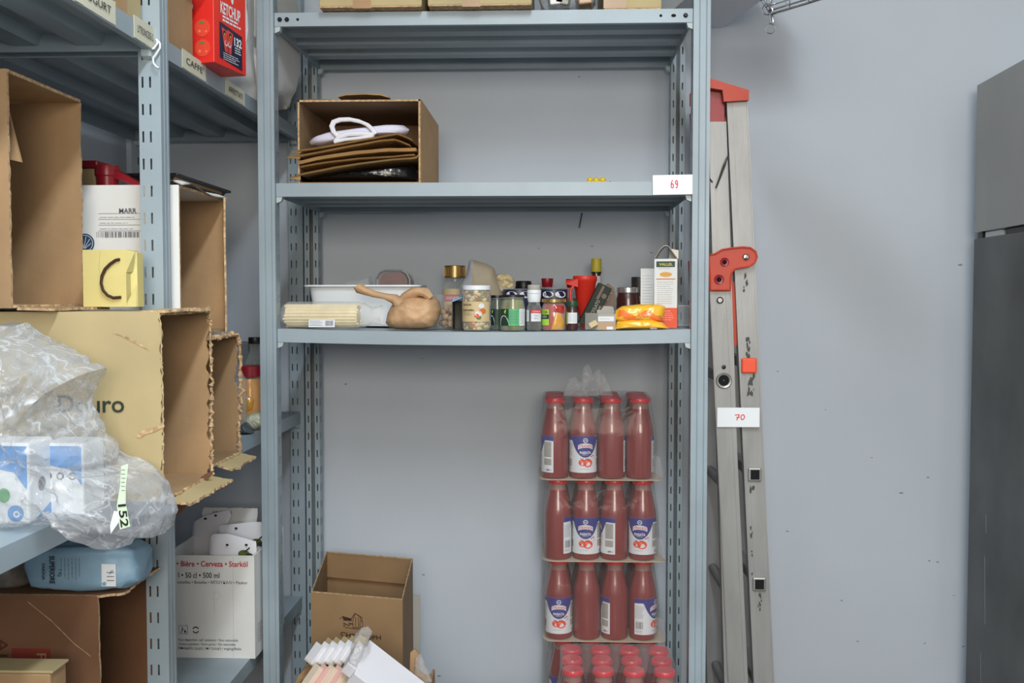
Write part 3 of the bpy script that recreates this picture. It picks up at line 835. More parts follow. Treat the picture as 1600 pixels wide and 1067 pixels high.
# dark carton with blue flap
c = at3(716, 2.40); h_ = Z(470,2.40)-c[2]; w_ = px2(16,2.4)
t = thing('small_carton', 'small dark open carton with a light blue flap left of the pickle jar', 'box', c); mat('carton_olive', (70,66,58), .7); mat('blue_print', (104,158,204), .5)
b = MB(); b.b2(-w_/2,w_/2,-.025,.03,0,.0015,'carton_olive'); b.b2(-w_/2,-w_/2+.0015,-.025,.03,0.0015,h_,'carton_olive'); b.b2(w_/2-.0015,w_/2,-.025,.03,0.0015,h_,'carton_olive'); b.b2(-w_/2+.0015,w_/2-.0015,.0285,.03,0.0015,h_,'carton_olive'); b.build('body', t)
b = MB(); b.hexa([(-w_/2,-.03,h_-.003),(w_/2,-.03,h_+.006),(w_/2,.03,h_+.006),(-w_/2,.03,h_-.003),(-w_/2,-.03,h_+.001),(w_/2,-.03,h_+.010),(w_/2,.03,h_+.010),(-w_/2,.03,h_+.001)],'blue_print'); b.build('flap', t)
# pickled vegetables
Yj = 2.352; c = at3(745, Yj); r = px2(45,Yj)/2; H = Z(446,Yj)-c[2]
mat('brine', (150,124,66), .1, coat=.6, var=.25, vscale=30); mat('veg_white', (208,192,152), .35); mat('veg_orange', (206,112,52), .35); mat('veg_green', (136,132,62), .35)
t = thing('pickle_jar', 'white-lidded jar of mixed pickled vegetables with cream label, at the shelf front', 'jar', c)
b = MB(); b.lathe([(r*.86,.001),(r*.93,.006),(r*.93,H*.84),(r*.84,H*.87),(.001,H*.88)],(0,0,0),'brine',28); rr = random.Random(9)
for i in range(90):
    a = rr.uniform(-1.7,1.7); zz = rr.choice((rr.uniform(.05,.20), rr.uniform(.66,.86), rr.uniform(.2,.7)))*H; q = r*.84
    b.blob((q*math.sin(a), -q*math.cos(a), zz), (rr.uniform(.009,.017),rr.uniform(.007,.010),rr.uniform(.007,.012)), rr.choice(('veg_white','veg_white','veg_orange','veg_green')), .9, 10, 7, .001, 90, i, a)
b.build('vegetables', t, True)
jar_lathe(t, [(r*.92,0),(r,.006),(r,H*.84),(r*.92,H*.885)], 'glass')
lid(t, r*.985, H*.895, H*.105, 'white_plastic')
b = MB(); mp = cyl((0,0,0), r+.0005, -.12); b.patch(mp,-r*1.25,H*.2,r*1.25,H*.64,'label_cream',0,22,1)
b.text(mp,'RANDA',-r*.55,H*.575,'ink',h=.0045,w=r*.75,bold=.02); b.text(mp,'GIARDINIERA',-r*.48,H*.455,'ink',h=.0042,w=r*1.0,bold=.02); b.lines(mp,-r*.95,-r*.1,H*.33,H*.42,3,'ink_soft',.0006)
for u, v, m, q in ((.52,.55,'label_white',.007),(.62,.43,'veg_orange',.008),(.3,.38,'label_white',.008),(.2,.33,'tomato_print',.006),(.33,.29,'leaf_print',.006),(.48,.42,'veg_orange',.006)): b.disc(mp,r*u,H*v,q,m,14,.0006+q*.01,q*.8)
b.build('label', t)
# silver paper packet
Ys = 2.50; c = at3(752, Ys); t = thing('paper_packet', 'crinkled silver-grey paper packet with a pointed top behind the pickle jar', 'packet', c)
mat('silver_paper', (150,152,156), .45, bump=.3, bscale=20); mat('tan_paper', (150,138,116), .6)
P = outl([(717,470),(719,448),(728,432),(733,407),(736,405),(760,412),(772,418),(778,440),(786,462),(786,500),(717,500)], Ys, c); P = [(u,max(v,.0015)) for u,v in P]
b = MB(); b.pillow(front(), P, .018, .018, 'silver_paper', 12, 80, .004, 22, 4, None, 3, False, lambda u, v: 'tan_paper' if (u*.9+v-.085 > 0 and u > -.022) else 'silver_paper'); 
mp = plane((0,-.0205,0),(1,0,0),(0,0,1)); b.lines(mp,-.047,-.03,.072,.10,6,'ink_soft',.0007); b.build('packet', t, True)
# rolled crackers packet
c = at3(788, 2.545); t = thing('cracker_packet', 'round packet of pale seeded crackers leaning on jars beside the silver packet', 'packet', (c[0], 2.545, c[2]))
mat('packet_pale', (168,160,148), .5, bump=.2); mat('cracker', (190,170,128), .7, var=.3, vscale=90)
ctr = W(789, 440, 2.53); lc = Vector((ctr.x-c[0], -.03, ctr.z-c[2])); rad = px2(36,2.53)/2
b = MB(); b.M = Matrix.Translation(lc) @ Matrix.Rotation(R(18),4,'Z') @ Matrix.Rotation(R(-38),4,'X')
b.lathe([(rad*.8,-.002),(rad,.004),(rad*1.03,.05),(rad*.95,.11),(rad*.5,.115)],(0,0,0),'packet_pale',24,'y'); b.build('wrapper', t, True)
b = MB(); b.M = Matrix.Translation(lc) @ Matrix.Rotation(R(18),4,'Z') @ Matrix.Rotation(R(-38),4,'X')
b.lathe([(rad*.78,-.0035),(rad*.78,.002)],(0,0,0),'cracker',20,'y'); b.build('cracker', t)
b = MB(); b.b2(-.014,.014,-.02,.04,0,lc.z-rad*1.25,'packet_pale',.003); b.build('lower_wrapper', t)
# black-capped spice jar far back
c = at3(818, 2.68); r = px2(24,2.68)/2; H = Z(439,2.68)-c[2]
t = thing('spice_jar', 'small spice jar with ribbed black cap behind the green-label jars', 'jar', c); jar_lathe(t,[(r*.9,0),(r,.004),(r,H*.7),(r*.8,H*.76)],'glass'); b=MB(); b.lathe([(r*.8,.003),(r*.9,.006),(r*.9,H*.6),(.001,H*.61)],(0,0,0),'spice',20); b.build('spice_fill',t,True); lid(t,r*1.02,H*.77,H*.23,'black_plastic','lid',True)
# navy tins with white ovals
def tin(px, py, wpx, Y, label, letters):
    c = at3(px, Y); r = px2(wpx,Y)/2; H = Z(py,Y)-c[2]
    t = thing('food_tin', label, 'tin', c); b = MB(); b.lathe([(r*.97,0),(r,.002),(r,H-.002),(r*.97,H),(r*.93,H-.002),(.001,H-.002)],(0,0,0),'navy',36); b.build('body',t,True)
    q = MB(); q.tube([(r*.98*math.cos(a),r*.98*math.sin(a),H-.0005) for a in [2*PI*i/32 for i in range(32)]],.0016,'silver_lid',6,closed=True); q.build('rim',t,True)
    q = MB(); mp = cyl((0,0,0),r+.0004,0)
    for a, s in letters:
        q.M = None; u = a*r
        q.add([mp(u+.015*math.cos(2*PI*i/20), H-.013+.008*math.sin(2*PI*i/20), .0002) for i in range(20)],[tuple(range(20))],'label_white')
        q.text(mp, s, u, H-.013, 'navy', h=.008, off=.0008, bold=.02)
    q.build('label',t)
tin(812, 452, 52, 2.47, 'navy tin with white oval behind the green-label jar', [(-.5,'O'),(.4,'C')])
tin(865, 451.5, 43, 2.47, 'navy tin with white ovals behind the jar of red peppers', [(-.45,'NO'),(.55,'O')])
# two green jars
def green_jar(px, py, wpx, Y, lab, dark):
    c = at3(px, Y); r = px2(wpx,Y)/2; H = Z(py,Y)-c[2]; mat('olive_green', (118,122,48), .35, coat=.6, var=.3, vscale=40, stretch=(1,1,.15)); mat('dark_green', (44,62,40), .3, coat=.5)
    t = thing('pickle_jar', lab, 'jar', c); mm = 'dark_green' if dark else 'olive_green'
    b = MB(); b.lathe([(r*.9,.0005),(r*.98,.004),(r*.98,H*.58),(r*.80,H*.84),(r*.80,H*.88)],(0,0,0),mm,32); b.build('filling',t,True)
    jar_lathe(t,[(r*.93,0),(r,.005),(r,H*.58),(r*.82,H*.85),(r*.82,H*.90)],'glass')
    lid(t,r*.9,H*.895,H*.10,'black_plastic' ,'lid'); q=MB(); q.tube([(r*.905*math.cos(2*PI*i/28),r*.905*math.sin(2*PI*i/28),H*.90) for i in range(28)],.0014,'silver_lid',6,closed=True); q.build('lid_rim',t,True)
    q = MB(); mp = cyl((0,0,0),r+.0005,0); y0,y1 = H*.14,H*.60
    q.patch(mp,-r*1.2,y0,-r*.30,y1,'navy' if dark else 'label_dkgreen',0,8,1); q.patch(mp,-r*.30,y0,r*.55,y1,'label_green' if not dark else 'label_dkgreen',0,8,1); q.patch(mp,r*.55,y0,r*1.15,y1,'label_white',0,6,1)
    q.add([mp(-r*.75+r*.48*math.cos(PI*i/12),y0+(y1-y0)*.62*math.sin(PI*i/12),.0004) for i in range(13)],[tuple(range(13))],'label_white')
    rr=random.Random(2)
    for i in range(9): q.disc(mp,-r*.75+rr.uniform(-.3,.3)*r,y0+rr.uniform(.15,.5)*(y1-y0),.0018,'dark_green',6,.0008,.0009)
    if dark: q.text(mp,'VERD',-r*.62,y0+.005,'dark_green',h=.006,off=.0009)
    q.add([mp(-r*.72,H*.52,.0005),mp(-r*.6,H*.46,.0005),mp(-r*.5,H*.57,.0005),mp(-r*.58,H*.58,.0005)],[(0,1,2,3)],'lime')
    q.lines(mp,-r*.25,r*.5,y0+.004,y1-.004,8,'label_dkgreen',.0006,4); q.lines(mp,r*.6,r*1.1,y0+.003,y1-.003,9,'ink_soft',.0006,5); q.build('label',t)
green_jar(777, 461, 24, 2.405, 'narrow dark green jar squeezed between the pickle jar and the green-label jar', True)
green_jar(801.5, 460, 40, 2.350, 'jar of green pickles with black lid and green and white label', False)
# spice grinder
c = at3(834.5, 2.345); r = px2(24,2.345)/2; H = Z(445,2.345)-c[2]; mat('pepper', (54,46,42), .5, var=.5, vscale=150)
t = thing('spice_grinder', 'clear spice grinder with white collar, full of dark peppercorns, at the front', 'grinder', c)
b=MB(); b.lathe([(r*.85,.001),(r*.93,.004),(r*.93,H*.42),(r*.7,H*.55),(.001,H*.56)],(0,0,0),'pepper',24); b.build('peppercorns',t,True)
jar_lathe(t,[(r*.92,0),(r,.004),(r,H*.46),(r*.75,H*.60),(r*.75,H*.63)],'glass')
b=MB(); b.lathe([(r*.78,H*.62),(r*.84,H*.64),(r*.92,H*.78),(r*.92,H*.885),(r*.8,H*.89)],(0,0,0),'white_plastic',28)
mp=cyl((0,0,0),r*.925); 
for i in range(-5,6): b.disc(mp,i*.0023,H*.81,.0007,'ink',6,.0003)
b.build('grinder_collar',t,True)
lid(t,r*.86,H*.89,H*.11,'card_grey','cap')
b=MB(); mp=cyl((0,0,0),r+.0004,.35); b.patch(mp,-r*.75,H*.2,r*.75,H*.46,'label_white',0,10,1); b.patch(mp,-r*.75,H*.38,r*.75,H*.46,'ink_red',.0003,10,1); b.text(mp,'CANNA',0,H*.42,'label_white',h=.0042,w=r*1.2); b.text(mp,'Pepe',-.001,H*.33,'ink_soft',h=.0035); b.text(mp,'Nero',-.001,H*.27,'ink_soft',h=.0035)
mp=cyl((0,0,0),r+.0004,-1.0); b.patch(mp,-r*.35,H*.2,r*.3,H*.45,'label_white',0,6,1); b.lines(mp,-r*.3,r*.25,H*.22,H*.43,7,'ink_soft',.0005); b.build('label',t)
# red-capped shakers
for px, wpx, py, Y, lab in ((855,19,435,2.66,'spice shaker with flared red cap behind the navy tin and peppers jar'),(894,20,436,2.60,'spice shaker with flared red cap partly behind the red jug spout')):
    c = at3(px,Y); r = px2(wpx,Y)/2; H = Z(py,Y)-c[2]
    t = thing('spice_shaker', lab, 'jar', c); jar_lathe(t,[(r*.75,0),(r*.8,.004),(r*.8,H*.75),(r*.72,H*.82)],'glass'); b=MB(); b.lathe([(r*.6,.003),(r*.72,.006),(r*.72,H*.6),(.001,H*.61)],(0,0,0),'spice',20); b.build('spice_fill',t,True)
    b=MB(); b.lathe([(r*.78,H*.82),(r*.85,H*.83),(r,H*.985),(r*.97,H),(.001,H-.001)],(0,0,0),'dark_red_plastic',24); b.build('cap',t,True)
# roasted peppers jar
c = at3(865.5, 2.352); r = px2(39,2.352)/2; H = Z(466.5,2.352)-c[2]; mat('pepper_red',(190,40,28),.25,coat=.7,var=.15,vscale=20); mat('pepper_yellow',(214,152,28),.3,coat=.6)
t = thing('pickle_jar','gold-lidded jar of red and yellow peppers with a lime green label','jar',c)
b=MB(); b.lathe([(r*.88,.001),(r*.95,.005),(r*.95,H*.68),(r*.82,H*.82),(.001,H*.83)],(0,0,0),'pepper_red',32)
mp=cyl((0,0,0),r*.955,.12)
for pts,mm in (([(-.35,.03),(.75,.03),(.82,.3),(.45,.55),(.1,.62),(-.1,.4)],'pepper_yellow'),):
    n0=8
    b.pillow(mp,[(r*u,H*v) for u,v in pts],.0012,.0002,mm,6,40,.0006,60,3)
b.pillow(mp,[(-r*.2,H*.58),(r*.9,H*.50),(r*.8,H*.78),(-r*.1,H*.8)],.0014,.0002,'pepper_red',6,40,.0008,60,5)
b.build('peppers',t,True)
jar_lathe(t,[(r*.93,0),(r,.005),(r,H*.7),(r*.85,H*.84),(r*.85,H*.87)],'glass')
lid(t,r*.93,H*.87,H*.13,'gold_lid','lid',True)
b=MB(); mp=cyl((0,0,0),r+.0005,-.8); b.patch(mp,-r*.4,H*.16,r*.4,H*.66,'lime',0,8,1); b.patch(mp,-r*.4,H*.36,r*.4,H*.50,'label_dkgreen',.0004,8,1); b.text(mp,'CIA',r*.05,H*.58,'label_dkgreen',h=.006,bold=.02); b.lines(mp,-r*.3,r*.35,H*.40,H*.47,2,'label_white',.0008,2,.0009); b.build('label',t)
# small dark jar with green cap
c = at3(894,2.342); r = px2(18,2.342)/2; H = Z(470,2.342)-c[2]; mat('dark_jam',(64,30,28),.3,coat=.5); mat('cap_green',(34,72,52),.4)
t = thing('small_jar','little dark jar with green lid and plain white label at the shelf front','jar',c); jar_lathe(t,[(r*.92,0),(r,.004),(r,H*.72),(r*.88,H*.80)],'dark_jam'); lid(t,r*.98,H*.80,H*.20,'cap_green','lid',True)
b=MB(); mp=cyl((0,0,0),r+.0004,.05); b.patch(mp,-r*.9,H*.23,r*.95,H*.60,'label_white',0,10,1); b.lines(mp,-r*.7,r*.7,H*.28,H*.56,4,'ink_soft',.0004); b.patch(mp,-r*1.35,H*.2,-r*1.0,H*.62,'lime',0,3,1); b.build('label',t)
# red plastic jug
Yr = 2.515; c = at3(910,Yr); t = thing('plastic_jug','bright red plastic jug with a spout pointing left behind the leaning chocolate box','jug',c)
H = Z(431,Yr)-c[2]; mat('jug_red',(206,44,28),.45)
b=MB(); r=px2(36,Yr)/2
prof=[(r*.34,0),(r*.38,.003),(r*.98,H-.014),(r*1.04,H-.012),(r*1.04,H-.002),(r*.98,H),(r*.94,H-.004),(r*.34,.006)]
b.lathe(prof,(.006,0,0),'jug_red',30,sy=.85); b.build('body',t,True)
b=MB(); a_=W(884,441,Yr-.02); e_=Vector((a_.x-c[0],-.02,a_.z-c[2]))
b.hexa([(e_.x,e_.y-.006,e_.z-.004),(-.012,-.03,H-.028),(-.012,.012,H-.028),(e_.x,e_.y+.006,e_.z-.004),(e_.x,e_.y-.008,e_.z+.004),(-.012,-.03,H-.008),(-.012,.012,H-.008),(e_.x,e_.y+.008,e_.z+.004)],'jug_red'); b.build('spout',t)
b=MB(); b.tube([(-.018,-.022,H-.02),(-.030,-.028,H-.035),(-.030,-.03,H-.06),(-.016,-.025,H-.085)],.004,'jug_red',8); b.build('handle',t,True)
# yellow-capped bottle
c = at3(931.5,2.66); r=px2(15,2.66)/2; H=Z(404,2.66)-c[2]; mat('cap_yellow',(206,190,64),.45)
t = thing('sauce_bottle','slim dark bottle with tall yellow cap and white label at the shelf back','bottle',c); jar_lathe(t,[(r*.92,0),(r,.004),(r,H*.72),(r*.9,H*.76),(r*.9,H*.80)],'dark_jam'); lid(t,r*1.05,H*.79,H*.21,'cap_yellow','cap')
b=MB(); b.lathe([(r*1.06,H*.775),(r*1.06,H*.80)],(0,0,0),'black_plastic',24); b.build('collar',t)
b=MB(); mp=cyl((0,0,0),r+.0005,.15); b.patch(mp,-r*1.1,H*.3,r*1.0,H*.74,'label_white',0,12,1); b.lines(mp,-r*.7,r*.7,H*.5,H*.7,5,'ink_soft',.0005); b.build('label',t)
# leaning chocolate box
Yc=2.40; mat('choc_green',(20,34,24),.55,spec=.3); mat('choc_brown',(98,76,60),.5,var=.1)
pA,pB=W(908,517,Yc),W(932,444,Yc); c=at3(909,Yc); 
t = thing('chocolate_box','dark green and brown box leaning to the right behind the tagged carton','box',c)
b=MB(); ang=R(27); b.M=Matrix.Translation((-.004,0,.0105))@Matrix.Rotation(ang,4,'Y'); L_=.107
b.b2(-.006,.026,-.035,.035,0.003,L_,'choc_green',.001)
mp=plane((-.006,-.0352,0),(1,0,0),(0,0,1)); b.text(mp,'NOCCIOLATO',.017,L_*.40,'card_grey',h=.008,w=L_*.5,rot=PI/2)
b.text(mp,'PRALINE',.027,L_*.36,'card_tape',h=.005,w=L_*.4,rot=PI/2); b.patch(mp,.010,L_*.66,.016,L_*.97,'choc_brown',.0006); b.disc(mp,.024,L_*.78,.006,'choc_brown',10,.0009); b.build('box',t)
b=MB(); p=W(940,462,Yc)-Vector(c); ol=outl([(929,470),(938,450),(950,443),(958,450),(962,470),(958,480),(932,480)],Yc+.02,c)
b.prism(ol,lambda u,v:(u,-.012,v),lambda u,v:(u,.03,v),'choc_brown')
mp=plane((p.x+.014,-.0125,p.z),(1,0,0),(0,0,1)); b.text(mp,'LINDEN'[:3],0,0,'card_grey',h=.010,rot=R(62),bold=.01); b.build('end_flap',t)
# tagged carton
c=at3(937,2.338); t=thing('small_carton','open little grey carton with a blank paper tag at the shelf front','box',c)
xa,xb=X(915,2.32,505)-c[0],X(962,2.32,505)-c[0]; h_=Z(489,2.32)-c[2]; xm=X(934,2.32,505)-c[0]
b=MB(); b.b2(xm,xb,-.018,-.0165,0,h_*.95,'card_grey'); b.b2(xm,xb,.02,.0215,0,h_,'card_grey'); b.b2(xb-.0015,xb,-.0165,.02,0,h_,'card_grey'); b.b2(xm,xb,-.0165,.02,0,.0015,'card_dark')
b.hexa([(xa,.018,0),(xm,-.018,0),(xm,-.0165,0),(xa,.0195,0),(xa,.018,h_),(xm,-.018,h_),(xm,-.0165,h_),(xa,.0195,h_)],'card_grey')
mp=plane((0,-.0182,0),(1,0,0),(0,0,1)); b.patch(mp,xm+.001,0.001,xb-.001,h_*.45,'card_tape'); b.patch(mp,xm+.001,h_*.52,xb-.004,h_*.8,'label_white'); b.patch(mp,xm+.02,.001,xb-.006,h_*.2,'label_white',.0007); b.lines(mp,xm+.004,xb-.006,h_*.6,h_*.72,1,'ink_soft',.0006)
b.build('body',t)
b=MB(); b.hexa([(xm,.0215,h_),(xb,.0215,h_),(xb,.023,h_),(xm,.023,h_),(xm,.035,h_+.018),(xb-.003,.035,h_+.014),(xb-.003,.0365,h_+.014),(xm,.0365,h_+.018)],'card_grey'); b.build('flap',t)
b=MB(); mp=plane((X(927,2.32,505)-c[0],-.021,h_*.36),(math.cos(.5),0,math.sin(.5)),(-math.sin(.5),0,math.cos(.5))); b.panel(mp,-.009,.009,-.006,.006,.0008,'label_cream',2,2); b.build('tag',t)
# dark jam jar with silver lid, tall dark canister
c=at3(981,2.50); r=px2(36,2.50)/2; H=Z(449,2.50)-c[2]; t=thing('jam_jar','dark brown jam jar with shiny silver lid behind the orange packets','jar',c); jar_lathe(t,[(r*.9,0),(r,.006),(r,H*.72),(r*.88,H*.86)],'dark_jam'); lid(t,r*.95,H*.86,H*.14,'silver_lid')
c=at3(1000,2.60); r=px2(28,2.6)/2; H=Z(433,2.6)-c[2]; mat('canister',(64,60,56),.4,metal=.3); t=thing('canister','dark metal canister with beige label behind the silver-lidded jar','tin',c); b=MB(); b.lathe([(r*.92,0),(r*.93,.003),(r,H-.003),(r*.97,H),(r*.92,H-.003),(.001,H-.003)],(0,0,0),'canister',30); b.build('body',t,True)
b=MB(); mp=cyl((0,0,0),r*.965+.0006,0); b.patch(mp,-r*1.2,H*.2,r*1.2,H*.60,'label_cream',0,16,1); b.text(mp,'SOL',.002,H*.45,'ink',h=.012,off=.001,bold=.02); b.build('label',t)
# two upright food cartons
def upright_carton(c, w, d, h, rz, lab, arch, top_open=True):
    t=thing('food_carton',lab,'box',c,rz); b=MB(); k=.001
    mat('carton_cream',(222,214,200),.6); 
    b.b2(-w/2,w/2,-d/2,-d/2+k,0,h,'card_white'); b.b2(-w/2,w/2,d/2-k,d/2,0,h,'card_white'); b.b2(-w/2,-w/2+k,-d/2+k,d/2-k,0,h,'card_white'); b.b2(w/2-k,w/2,-d/2+k,d/2-k,0,h,'carton_cream'); b.b2(-w/2+k,w/2-k,-d/2+k,d/2-k,0,k,'card_white')
    mp=plane((0,-d/2,0),(1,0,0),(0,0,1)); b.patch(mp,-w/2,0.0005,w/2,h*.29,'orange_card'); b.lines(mp,-w*.4,w*.4,h*.1,h*.26,5,'label_white',.0008,2,.0008)
    if arch:
        b.patch(mp,-w*.42,h*.88,w*.40,h*.965,'label_dkgreen'); b.text(mp,'VALLELATA'[:6],0,h*.922,'cap_yellow',h=.006,w=w*.6,off=.0009,bold=.02); b.lines(mp,-w*.3,w*.35,h*.845,h*.87,1,'ink_soft',.0006)
        b.disc(mp,0,h*.775,w*.27,'pepper_yellow',18,.0006,h*.035); b.patch(mp,-w*.42,h*.70,w*.42,h*.715,'veg_orange'); 
        b.lines(mp,-w*.38,w*.38,h*.34,h*.68,11,'ink_soft',.0005,7)
        mq=plane((w/2,0,0),(0,1,0),(0,0,1)); b.patch(mq,-d*.2,h*.86,d*.1,h*.95,'label_dkgreen'); b.pillow(mq,[(-d*.2,h*.45),(d*.12,h*.5),(d*.25,h*.7),(-d*.05,h*.75)],.0006,0,'card_tape',4,20,0); b.patch(mq,-d*.1,0.0005,d*.48,h*.12,'orange_card'); b.patch(mq,-d*.2,h*.1,d*.2,h*.32,'label_cream',.0006); b.text(mq,'MEZZE',.006,h*.72,'ink_red',h=.010,rot=PI/2)
    else: b.lines(mp,-w*.38,w*.38,h*.4,h*.9,10,'ink_soft',.0005,7)
    b.build('body',t)
    if arch:
        q=MB(); n=10; pr=[(-w/2+ (w*.62)*i/n, h+.030*math.sin(PI*.62*i/n)) for i in range(n+1)]
        # front flap arching from the left edge over to the right
        for i in range(n):
            (ua,va),(ub,vb)=pr[i],pr[i+1]
            q.hexa([(ua,-d/2,va),(ub,-d/2,vb),(ub,d/2,vb),(ua,d/2,va),(ua,-d/2,va+k),(ub,-d/2,vb+k),(ub,d/2,vb+k),(ua,d/2,va+k)],'carton_cream')
        (ua,va)=pr[-1]
        q.hexa([(ua,-d/2,va),(w/2,-d/2,h),(w/2,d/2,h),(ua,d/2,va),(ua,-d/2,va+k),(w/2+k,-d/2,h),(w/2+k,d/2,h),(ua,d/2,va+k)],'carton_cream')
        q.hexa([(w*.05,d/2-.004,h-.001),(w/2,d/2-.004,h-.001),(w/2,d/2-.003,h-.001),(w*.05,d/2-.003,h-.001),(w*.12,d/2-.002,h+.026),(w/2,d/2-.002,h+.022),(w/2,d/2-.001,h+.022),(w*.12,d/2-.001,h+.026)],'carton_cream'); q.build('top_flap',t)
    return t
cB=at3(1041,2.40); upright_carton(cB, px2(35,2.38), .055, Z(405,2.38)-cB[2], R(-10), 'white food carton with orange base and arched open top next to the right post', True)
cB=at3(1012,2.50); tt=upright_carton(cB, px2(22,2.5), .035, Z(420,2.5)-cB[2], R(-6), 'narrower white food carton with orange base behind the arched one', False)
# orange and yellow packets
for i,(P,Y,lab) in enumerate((([(960,499),(962,484),(972,478),(1000,475),(1030,475),(1040,479),(1038,490),(1034,502),(1000,503),(965,502)],2.325,'upper orange and yellow biscuit packet lying on another at the right front'),
                             ([(962,515),(964,502),(985,499),(1020,499),(1036,504),(1046,513),(1030,516),(990,516.5)],2.322,'lower yellow biscuit packet lying flat on the third shelf'))):
    c=W(1000, 503 if i==0 else 516, Y); c=Vector((c.x,Y,c.z)) if i==0 else Vector((c.x,Y,s3z(c.x)+.0016))
    o=[(u,max(v,.0006)) for u,v in outl(P,Y,c)]
    t=thing('biscuit_packet',lab,'packet',c,0,'orange biscuit packets')
    b=MB(); b.pillow(front(),o,.016,.035,'yellow_wrap',10,70,.003,30,i+3,None,3,True,(lambda u,v: 'orange_wrap' if abs(v-.013-.006*math.sin(u*110))<.008 and abs(u)<.05 else 'yellow_wrap') if i==0 else (lambda u,v:'yellow_wrap'))
    mp=plane((0,-.0235,0),(1,0,0),(0,0,1)); b.text(mp,'BISCOTTI'[:5] if i==0 else 'dolce',.004 if i==0 else .028,.012 if i==0 else .003,'cap_yellow' if i==0 else 'label_white',h=.008 if i==0 else .005)
    b.build('wrapper',t,True)
# clear container by the right post
c=at3(1071,2.45); w_=px2(22,2.45); h_=Z(478,2.45)-c[2]
t=thing('plastic_box','empty clear plastic container at the right end of the third shelf','container',(c[0]-.011,c[1],c[2]+.001)); b=MB(); b.b2(-w_/2,w_/2,-.05,.05,0.0003,h_,'clear_box',.003); b.build('box',t); b=MB(); b.tube([(-w_/2,-.05,h_),(w_/2,-.05,h_),(w_/2,.05,h_),(-w_/2,.05,h_)],.0018,'clear_box',6,closed=True); b.build('rim',t)
# ------------------------------------------------------------------ things on the left rack
XF = XL-LIPR
def side_open_box(name, label, x0, x1, y0, y1, z0, z1, m_out, m_in, tear=True, flaps='', seed=0, k=.005, amp=.006, prints=None, em='card_edge'):
    """carton lying on its side, its open end towards +x (the aisle)"""
    t = thing(name, label, 'box', (x1, (y0+y1)/2, z0)); L = x1-x0; D = y1-y0; H = z1-z0
    tr = 'r' if tear else ''
    b = MB(); nu, nv = 10, 22
    mp = plane((0,-D/2,0),(1,0,0),(0,0,1)); b.panel(mp, -L, 0, 0, H, k, m_out, nu, nv, tr, amp, .0008, seed, em)          # near wall
    if prints: prints(b, mp, L, H)
    mi = plane((0,-D/2+k+.0004,0),(-1,0,0),(0,0,1)); 
    mp2 = plane((0,D/2-k,0),(1,0,0),(0,0,1)); b.panel(mp2, -L, -.002, k, H-k, k-.0005, m_in, nu, nv, tr, amp, .001, seed+1, em)     # far wall, inside face to the camera
    mp3 = plane((0,0,k),(1,0,0),(0,1,0)); b.panel(mp3, -L, .004, -D/2+k, D/2-k, k-.0005, m_in, nu, 8, tr, amp, .0005, seed+2, em)
    mp4 = plane((0,0,H),(1,0,0),(0,1,0)); b.panel(mp4, -L, 0, -D/2+k, D/2-k, k, m_out, nu, 8, tr, amp, .001, seed+3, em)
    b.b2(-L, -L+k, -D/2+k, D/2-k, k, H-k, m_in)
    b.build('body', t)
    return t, L, D, H
# --- big pale carton (writing on its near wall), open and torn at its right end
def pr_puro(b, mp, L, H):
    p = [W(x, 634, 1.50) for x in (91, 194.5)]
    u0, u1 = p[0].x+.58, p[1].x+.58; v = p[0].z-(SB+.001)
    b.text(mp, 'Douro', (u0+u1)/2, v+.004, 'ink_green', h=.0262, w=(u1-u0), off=.0012, bold=.012)
    # a rip in the wall's lower right
    q = [W(x, y, 1.50) for x, y in [(213,682),(224,672),(240,668),(256,660),(258,666),(243,674),(228,678),(220,684)]]
    b.poly(mp, [(a.x+.58, a.z-SB-.001) for a in q], 'card_edge', .0014)
    q = [W(x, y, 1.50) for x, y in [(174,520),(190,525),(215,538),(235,548),(222,538),(195,524)]]
    b.poly(mp, [(a.x+.58, a.z-SB-.001) for a in q], 'card_edge', .0012)
zt = W(150, 487, 1.50).z
tp, L, D, H = side_open_box('torn_carton', 'big pale carton with dark green lettering, torn open at its right end', -1.02, -.58, 1.50, 1.718, SB+.001, zt, 'card_pale', 'card', True, seed=3, amp=.008, prints=pr_puro)
b = MB(); mp = plane((0,0,H+.003),(1,0,0),(0,1,0))
b.panel(mp, -.03, .010, -D/2, D/2-.02, .004, 'card_pale', 6, 12, 'r', .012, .003, 9, 'card_edge'); b.build('torn_top_flap', tp)
b = MB(); mp = plane((0,-.02,.001),(1,0,-.12),(0,1,0)); b.panel(mp, .004, .040, -D/2+.03, D/2+.01, .004, 'card_pale', 8, 14, 'rtb', .012, .002, 12, 'card_edge'); b.build('torn_bottom_flap', tp)
torn_edge(tp, [(.0,-D/2+.03,H),(.002,D/2-.012,H+.001),(.002,D/2-.003,H-.02),(.004,D/2-.003,H*.55),(.002,D/2-.003,H*.3),(.003,D/2-.004,.004)], .0035, .006, 110, 1)
torn_edge(tp, [(.0,-D/2,H*.98),(.002,-D/2+.001,H*.5),(.0,-D/2+.001,H*.1)], .0016, .002, 60, 9, 'card_pale', 'frayed_edge')
b = MB(); q = [W(x, y, 1.70)-Vector((-.58,(1.50+1.718)/2,SB+.001)) for x, y in [(300,752),(332,731),(345,726),(318,762),(281,800),(277,792)]]
b.prism([(p.x,p.z) for p in q], lambda u,v: (u,.062-u*.3,v-.004), lambda u,v: (u,.066-u*.3,v-.004), 'card_dark'); b.build('hanging_flap', tp)
